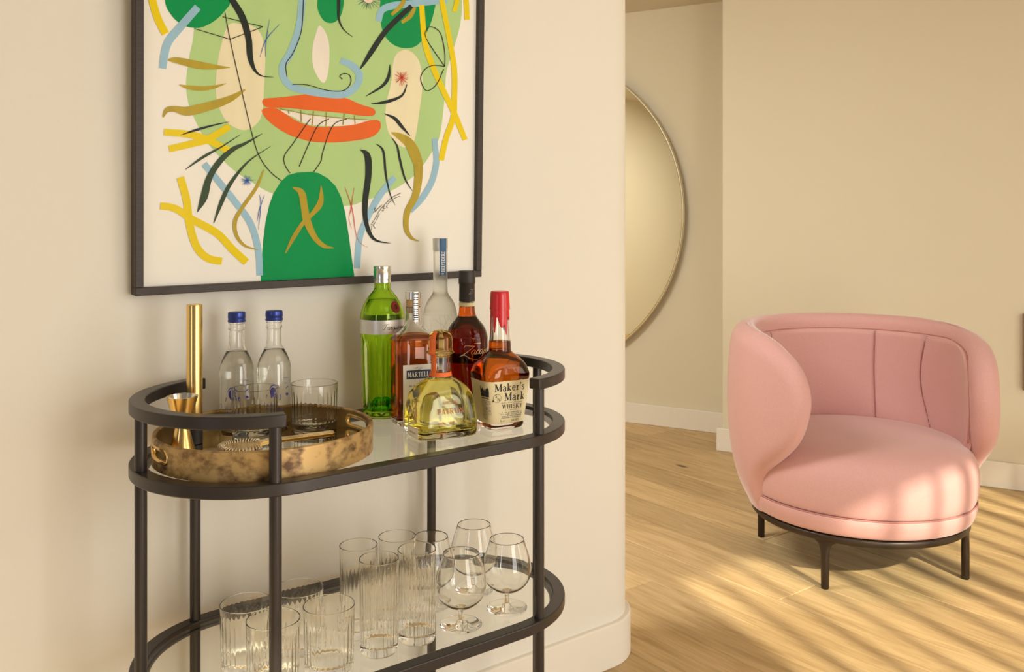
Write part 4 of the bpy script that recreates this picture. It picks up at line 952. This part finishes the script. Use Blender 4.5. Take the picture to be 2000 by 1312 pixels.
paint('dark_green_shape', (0.0, 0.29, 0.075), 3, polys=[[(322, 0), (335, 30), (355, 48), (375, 54), (395, 53), (420, 40), (440, 20), (450, 0), (445, -60), (385, -90), (330, -60)],
      [(742, 10), (747, 60), (765, 85), (790, 94), (815, 88), (835, 60), (848, 20), (850, -20), (800, -70), (755, -40)],
      [(620, 0), (621, 20), (632, 40), (648, 45), (662, 36), (670, 15), (670, -20), (645, -45), (622, -25)]])
d = Draw(); d.poly([(509, 556), (510, 520), (514, 470), (519, 430), (526, 400), (534, 378), (548, 355), (562, 342), (580, 337), (608, 335.5), (622, 338), (640, 348), (655, 363), (666, 385), (674, 415), (681, 460), (687, 505), (692, 548)], 3 * lay, n=0)
d.build('dark_green_neck', paintmat('paint_dark_green_neck', (0.0, 0.29, 0.075), 1, .15, 20), art, sheet)
paint('red_lip', (0.80, 0.14, 0.02), 4, polys=[[(514, 194), (549, 190), (583, 186), (604, 184), (633, 189), (655, 188), (679, 193), (704, 204), (727, 211), (733, 219), (727, 226), (704, 226), (670, 221), (613, 216), (560, 211), (520, 209)],
      [(511, 215), (537, 211), (560, 224), (583, 238), (613, 247), (658, 247), (693, 243), (718, 236), (734, 234), (743, 240), (740, 256), (718, 270), (659, 278), (613, 277), (590, 272), (560, 261), (526, 238)]])
paint('blue_brush_stroke', (0.36, 0.60, 0.76), 5, .86, ribs=[
    [(592, -30, 14), (590, 0, 14), (583, 57, 14), (567, 103, 15), (552, 128, 14), (553, 149, 14), (567, 168, 14), (600, 178, 14), (636, 183, 15), (670, 184, 15), (693, 171, 14), (702, 149, 14), (690, 130, 14), (665, 118, 12)],
    [(386, 14, 15), (350, 55, 16), (326, 87, 16), (317, 134, 15)], [(398.5, 320, 13), (430, 358, 13), (459.5, 394.6, 13), (489, 436, 13), (504, 487, 13), (507, 538, 12)],
    [(770.5, 346, 11), (741, 382, 13), (717, 426, 12), (702, 465, 12), (697, 524, 12)], [(848.5, 270, 11), (850, 290, 11), (852, 316, 12), (843.6, 353, 12), (824, 387, 12), (800, 412, 11)],
    [(738.7, 42, 12), (745.5, 20, 13), (768, 11, 14), (807, 7, 14), (873, 0, 13)]])
paint('yellow_brush_stroke', (0.88, 0.66, 0.0), 6, .92, ribs=[
    [(293, -20, 15), (297, 0, 15), (308, 36, 15), (323, 66, 15)], [(313, 402, 14), (342, 407, 14), (376, 429, 15), (423, 455, 15), (454, 487, 15), (481, 512, 15)],
    [(352, 346, 15), (364, 390, 15), (370, 438, 15), (384, 482, 15), (406, 504, 15), (433, 510, 14)], [(320, 258, 13), (366, 262, 14), (400, 271, 14), (448, 295, 13)], [(330, 291, 13), (377, 280, 14), (405, 272, 14), (448, 247, 13)],
    [(908, -10, 10), (910, 0, 10), (912, 39, 10)], [(861, -10, 10), (864, 9, 10), (878, 80, 10), (887, 137, 11), (887, 194, 11), (885, 229, 11), (871, 270, 11), (861, 313, 11)],
    [(823, 10, 10), (829, 80, 11), (844, 128, 11), (864, 174, 11), (885, 217, 11), (908, 273, 10)], [(894, -5, 9), (887, 23, 9)]], var=.05)
paint('ochre_leaf_stroke', (0.52, 0.38, 0.035), 7, .90, ribs=[
    [(328, 117, 3), (345, 118, 12), (386, 127, 15), (420, 131, 9), (449, 132, 1)], [(350, 166, 2), (370, 171, 8), (395, 173, 9), (418, 170, 6), (441, 163, 1)],
    [(318, 229, 3), (326, 215, 10), (342, 213, 12), (368, 217, 18), (423, 203, 16), (455, 190, 11), (478, 175, 3)],
    [(764, 259, 2), (780, 266, 12), (797, 278, 18), (809, 299, 21), (817, 329, 17), (812, 378, 14), (795, 414, 12), (793, 446, 10), (803, 464, 6), (818, 471, 1)],
    [(515, 331, 2), (501, 365, 6), (474, 404, 7), (459, 431, 8), (461, 458, 7), (477, 479, 5), (504, 488, 1)],
    [(571, 366, 2), (588, 376, 13), (594, 405, 14), (599, 431, 15), (614, 463, 11), (632, 480, 8), (652, 484, 1)], [(626, 362, 1), (627, 385, 9), (622, 402, 12), (607, 420, 8), (590, 437, 8), (572, 465, 8), (557, 494, 2)],
    [(789, -4, 8), (784, 10, 9), (764, 29, 6)], [(810, 14, 6), (800, 32, 9), (784, 44, 6)]], var=.25, scale=60)
paint('black_brush_stroke', (0.022, 0.028, 0.022), 8, ribs=[
    [(449, -10, 12), (453, 0, 12), (473, 34, 13), (485, 75, 12), (488, 110, 11), (496, 135, 6), (510, 148, 2.5), (534, 151, .5)], [(803, 12, 9), (775, 38, 10), (750, 64, 10), (727, 98, 10), (711, 123, 6), (702, 136, 1)],
    [(761, 126, .8), (758, 151, 6), (745, 169, 5), (714, 188, 1)], [(794, 165, 1.5), (784, 187, 4), (754, 199, 6), (724, 203, 1)], [(750, 222, 1), (770, 231, 6), (784, 247, 6), (800, 265, 1)],
    [(703, 292, 1), (717, 304, 12), (719, 341, 12), (713, 390, 11), (713, 426, 9), (722, 456, 7), (736, 470, 4), (763, 475, .6)], [(734, 281, .8), (748, 295, 4), (753, 341, 3.5), (761, 378, 2), (771, 400, .6)],
    [(764, 268, .8), (775, 285, 3), (780, 309, 4), (790, 348, 3), (805, 373, .6)], [(661, -8, 7), (661, 12, 6), (661, 36, 4), (670, 57, 2), (688, 72, .7)],
    [(352, 264, .8), (382, 254, 4.5), (415, 245, 3), (447, 238, .6)]])
paint('dark_leaf_stroke', (0.045, 0.075, 0.035), 8, ribs=[
    [(362, 331, .8), (396, 307, 5), (430, 288, 3), (469, 263, .6)], [(385, 414, 1), (398, 385, 14), (408, 348, 12), (428, 316, 11), (454, 292, 9), (479, 280, 5), (512, 261, .6)],
    [(417, 436, 1), (432, 395, 8), (450, 358, 7), (484, 316, 3), (528, 286, .6)]])
bl_ = [[(439, 25), (449, 78), (469, 167), (494, 270), (508, 309), (528, 336), (549, 353)], [(434, 33), (513, 52.6)], [(513, 52.6), (449, 77)], [(449, 77), (379, 56)],
       [(606, 232), (597, 244), (572, 280), (555, 304), (556, 322), (566, 338)], [(642, 232), (620, 246), (600, 287), (584, 325)], [(677, 232), (655, 240), (642, 260), (629, 300), (626, 315), (612, 336)],
       [(668, 155), (663, 149), (670, 144), (681, 146), (685, 158), (679, 171), (665, 178), (636, 176), (600, 166), (570, 165)],
       [(868, 130), (832, 76), (833, 57), (844, 53), (860, 66), (868, 103), (868, 130)], [(868, 130), (845, 128), (828, 137), (821, 155), (832, 177), (851, 166), (866, 135)], [(560, 150), (558, 125), (572, 103), (588, 60), (592, 0)]]
paint('thin_black_line', (0.03, 0.03, 0.02), 9, ribs=bl_, w=1.5)
paint('tooth_line', (0.35, 0.27, 0.03), 9, ribs=[[(564, 222), (562, 214)], [(588, 238), (587, 215)], [(609, 245), (612, 217)], [(636, 246), (637, 219)], [(669, 244), (672, 222)], [(693, 242), (692, 226)], [(545, 212), (600, 223), (660, 230), (717, 234)]], w=1.5)
def star(cx, cy_, r, n, sd):
    q = random.Random(sd); return [[(cx, cy_, 1.0), (cx + r * q.uniform(.6, 1) * cos(a), cy_ + r * q.uniform(.6, 1) * sin(a), .5)] for a in [2 * pi * k / n + q.uniform(-.1, .1) for k in range(n)]]
paint('blue_ink_mark', (0.06, 0.16, 0.50), 9, ribs=star(482, 353, 13, 22, 1) + [[(526, 38, .6), (520, 75, 1.4), (518, 112, .6)], [(545, 48, .6), (519, 78, 1.6), (507, 112, .6)], [(516, 380, .6), (506, 410, 1.4), (502, 431, .6)], [(506, 380, .6), (509, 400, 1.4), (504, 448, .6)]])
paint('red_ink_mark', (0.70, 0.10, 0.05), 9, ribs=star(784, 152, 17, 26, 2) + [[(673, 365, .6), (687, 407, 1.5), (697, 465, .8), (717, 483, .6)], [(691, 366, .6), (685, 407, 1.5), (681, 426, .8), (686, 446, .6)]])
paint('ink_burst', (0.05, 0.10, 0.16), 9, ribs=[r_ for r_ in star(719, -2, 27, 30, 4)])
paint('burst_centre', (0.85, 0.62, 0.50), 10, polys=[[(719 + 9 * cos(a), 0 + 6 * sin(a)) for a in [2 * pi * k / 12 for k in range(12)]]])
paint('scribble_mark', (0.05, 0.04, 0.03), 10, ribs=[[(782, 377), (766, 385), (752, 398), (740, 412), (733, 425), (726, 436)], [(780, 383), (770, 387), (763, 392), (757, 398)], [(730, 407), (733, 411), (745, 400)], [(731, 405), (734, 411), (728, 415)],
      [(723, 437), (728, 440), (732, 446)], [(733, 433), (728, 440)], [(725, 441), (725, 447), (722, 451)], [(756, 400), (754, 404), (757, 406)], [(750, 402), (748, 407), (752, 407)], [(745, 410), (747, 412), (749, 409)], [(741, 417), (738, 422), (735, 430)]], w=.9)

# ------------------------------------------------------------------ armchair
CX, CYc = 1.232, 3.233
ch = thing('tub_armchair', 'round pink wool tub armchair with wrap-around back on thin dark metal legs', 'chair', (CX, CYc, 0), 0)
FACE = R(354)                     # azimuth of the back's centre, clockwise from +Y
def az(phi, r, z): a = FACE + phi; return (r * sin(a), r * cos(a), z)
PHI = [(.185, 100), (.26, 101), (.33, 104), (.38, 113), (.43, 123), (.5, 130), (.6, 133.5), (.68, 131), (.74, 125), (.78, 116), (.805, 104), (.82, 90), (.83, 60)]
RO = [(.185, .368), (.22, .392), (.28, .417), (.36, .436), (.45, .447), (.55, .452), (.66, .449), (.76, .440), (.83, .424)]
def lerp(tab, z):
    for a, b in zip(tab[:-1], tab[1:]):
        if z <= b[0]: t = (z - a[0]) / (b[0] - a[0]); t = max(t, 0); return a[1] + (b[1] - a[1]) * t
    return tab[-1][1]
def smooth_lerp(tab, z, e=.012): return sum(lerp(tab, z + e * k) for k in (-2, -1, 0, 1, 2)) / 5
ZTOP = .83
def phi_s(z):
    e = min(.016, max(.0005, (.80 - z) * .5)); return sum(lerp(PHI, z + e * k) for k in (-2, -1, 0, 1, 2)) / 5
bd = [(R(phi_s(z)) * .41, z) for z in [ZTOP - (ZTOP - .185) * i / 80 for i in range(81)]]
bd = [(0.0, ZTOP)] + bd
def bdist(x, z):
    x = abs(x); best = 9
    for (ax, ay), (bx, by) in zip(bd[:-1], bd[1:]):
        dx, dy = bx - ax, by - ay; L = dx * dx + dy * dy; t = 0 if L < 1e-12 else max(0, min(1, ((x - ax) * dx + (z - ay) * dy) / L))
        best = min(best, math.hypot(x - ax - dx * t, z - ay - dy * t))
    return best
NU, NZ = 120, 46
V, Fc = [], []; grid = {}
Dr, Hm = .050, .046
for side in (0, 1):
    for j in range(NZ + 1):
        tz = j / NZ; z = .185 + (ZTOP - .185) * (1 - (1 - tz) ** 1.7); ph = R(phi_s(z)); Ro = smooth_lerp(RO, z) if z < .8 else lerp(RO, z)
        for i in range(NU + 1):
            uu = sin((2 * i / NU - 1) * pi / 2) * .55 + (2 * i / NU - 1) * .45; phi = uu * ph
            dd = min(bdist(phi * .41, z), Dr) / Dr; h = Hm * sqrt(max(0, 1 - (1 - dd) ** 2))
            edge = (j == NZ) or i in (0, NU)
            if edge and side == 1: grid[1, j, i] = grid[0, j, i]; continue
            if edge: h = 0
            r = Ro - Hm + (h if side == 0 else -h); grid[side, j, i] = len(V); V.append(az(phi, r, z))
for side in (0, 1):
    for j in range(NZ):
        for i in range(NU):
            q = (grid[side, j, i], grid[side, j, i + 1], grid[side, j + 1, i + 1], grid[side, j + 1, i])
            q = tuple(dict.fromkeys(q))
            if len(q) > 2: Fc.append(q if side == 0 else q[::-1])
recalc(obj('backrest_shell', V, Fc, M['pink'], ch))
# padded lining with its stitched panels
LZ0, LZ1 = .36, .775
SEAMS = [R(-73), R(-38), R(38), R(73)]
def lin_phi(z): return R(phi_s(min(z * .92 + .062, .815))) - .115 - (0.35 * max(0, (z - .735) / .04) ** 2)
def seam_bow(s, z): return .12 * sin((z - .45) / .33 * pi) * (1 if s > 0 else -1) * (1 if abs(s) > 1 else .15)
def lin_r(phi, z, groove=True):
    ph = lin_phi(z); Ro = smooth_lerp(RO, z) - 2 * Hm
    dl = max(0, min((ph - abs(phi)) * .36, LZ1 - z)); k = sqrt(max(0, 1 - (1 - min(dl / .022, 1)) ** 2)); r = Ro + .012 - .024 * k
    if groove:
        for s in SEAMS: r += .008 * math.exp(-((phi - s + seam_bow(s, z)) * .36 / .0055) ** 2)
    return r
def lining():
    V, Fc = [], []; NU, NZ = 260, 34
    for j in range(NZ + 1):
        z = LZ0 + (LZ1 - LZ0) * (1 - (1 - j / NZ) ** 1.6); ph = lin_phi(z)
        for i in range(NU + 1): phi = (2 * i / NU - 1) * ph; V.append(az(phi, lin_r(phi, z), z))
    for j in range(NZ):
        for i in range(NU): a = j * (NU + 1) + i; Fc.append((a, a + NU + 1, a + NU + 2, a + 1))
    return V, Fc
obj('backrest_lining', *lining(), M['pink'], ch)
for sm_ in SEAMS:
    P = []
    for k in range(40):
        z = .42 + (.768 - .42) * k / 39; phi = sm_ - seam_bow(sm_, z)
        if abs(phi) < lin_phi(z) - .02: P.append(az(phi, lin_r(phi, z, False) + .0030, z))
    obj('seam', *tube(P, .0017, 6), M['pinkseam'], ch)
P = []
for k in range(60): z = .44 + (LZ1 - .44) * (k / 60); P.append(az(-lin_phi(z), smooth_lerp(RO, z) - 2 * Hm + .001, z))
pt = lin_phi(LZ1)
for k in range(81): P.append(az(-pt + 2 * pt * k / 80, smooth_lerp(RO, LZ1) - 2 * Hm + .001, LZ1))
P += [(-0, 0, 0)][:0]
for k in range(59, -1, -1): z = .44 + (LZ1 - .44) * (k / 60); P.append(az(lin_phi(z), smooth_lerp(RO, z) - 2 * Hm + .001, z))
obj('lining_piping', *tube(P, .0024, 6), M['pinkseam'], ch)
recalc(obj('base_band', *loft(dense([(.182, .345), (.186, .366), (.20, .377), (.225, .385), (.242, .386), (.2475, .3815), (.2485, .372)], 4) + [(.2485, 0)], 96), M['pink'], ch))
sc_rows = [(.2485, 0), (.2485, .368)] + dense([(.2492, .374), (.254, .381), (.275, .3875), (.31, .391), (.35, .390), (.385, .381), (.412, .362), (.432, .33), (.444, .28), (.451, .20), (.455, .10), (.456, .02)], 4) + [(.456, 0)]
recalc(obj('seat_cushion', *loft(sc_rows, 96), M['pink'], ch))
sharp(obj('piping', *tube([(.3832 * cos(2 * pi * k / 120), .3832 * sin(2 * pi * k / 120), .2482) for k in range(120)], .0026, 8, True), M['pinkseam'], ch))
# metal ring and legs
V, Fc = [], []
prof = [(.336, .180), (.360, .180), (.364, .176), (.364, .162), (.358, .156), (.342, .156), (.336, .162)]
for k in range(120):
    a = 2 * pi * k / 120
    for r, z in prof: V.append((r * cos(a), r * sin(a), z))
n = len(prof)
for k in range(120):
    for i in range(n): Fc.append((k * n + i, k * n + (i + 1) % n, ((k + 1) % 120) * n + (i + 1) % n, ((k + 1) % 120) * n + i))
recalc(obj('base_ring', V, Fc, M['chairmetal'], ch))
for ad in (217, 125, 37, 305):
    a = R(ad); rows = [(0, 0, 0, 2), (0, .0105, .0105, 2), (.003, .0128, .0128, 2), (.10, .0135, .0130, 2), (.125, .0150, .0125, 2), (.140, .0200, .012, 2), (.150, .0300, .0115, 2), (.158, .0480, .011, 2), (.164, .0520, .011, 2), (.164, 0, 0, 2)]
    o = recalc(obj('leg', *loft(rows, 32), M['chairmetal'], ch, loc=(.350 * sin(a), .350 * cos(a), 0), rot=-a))
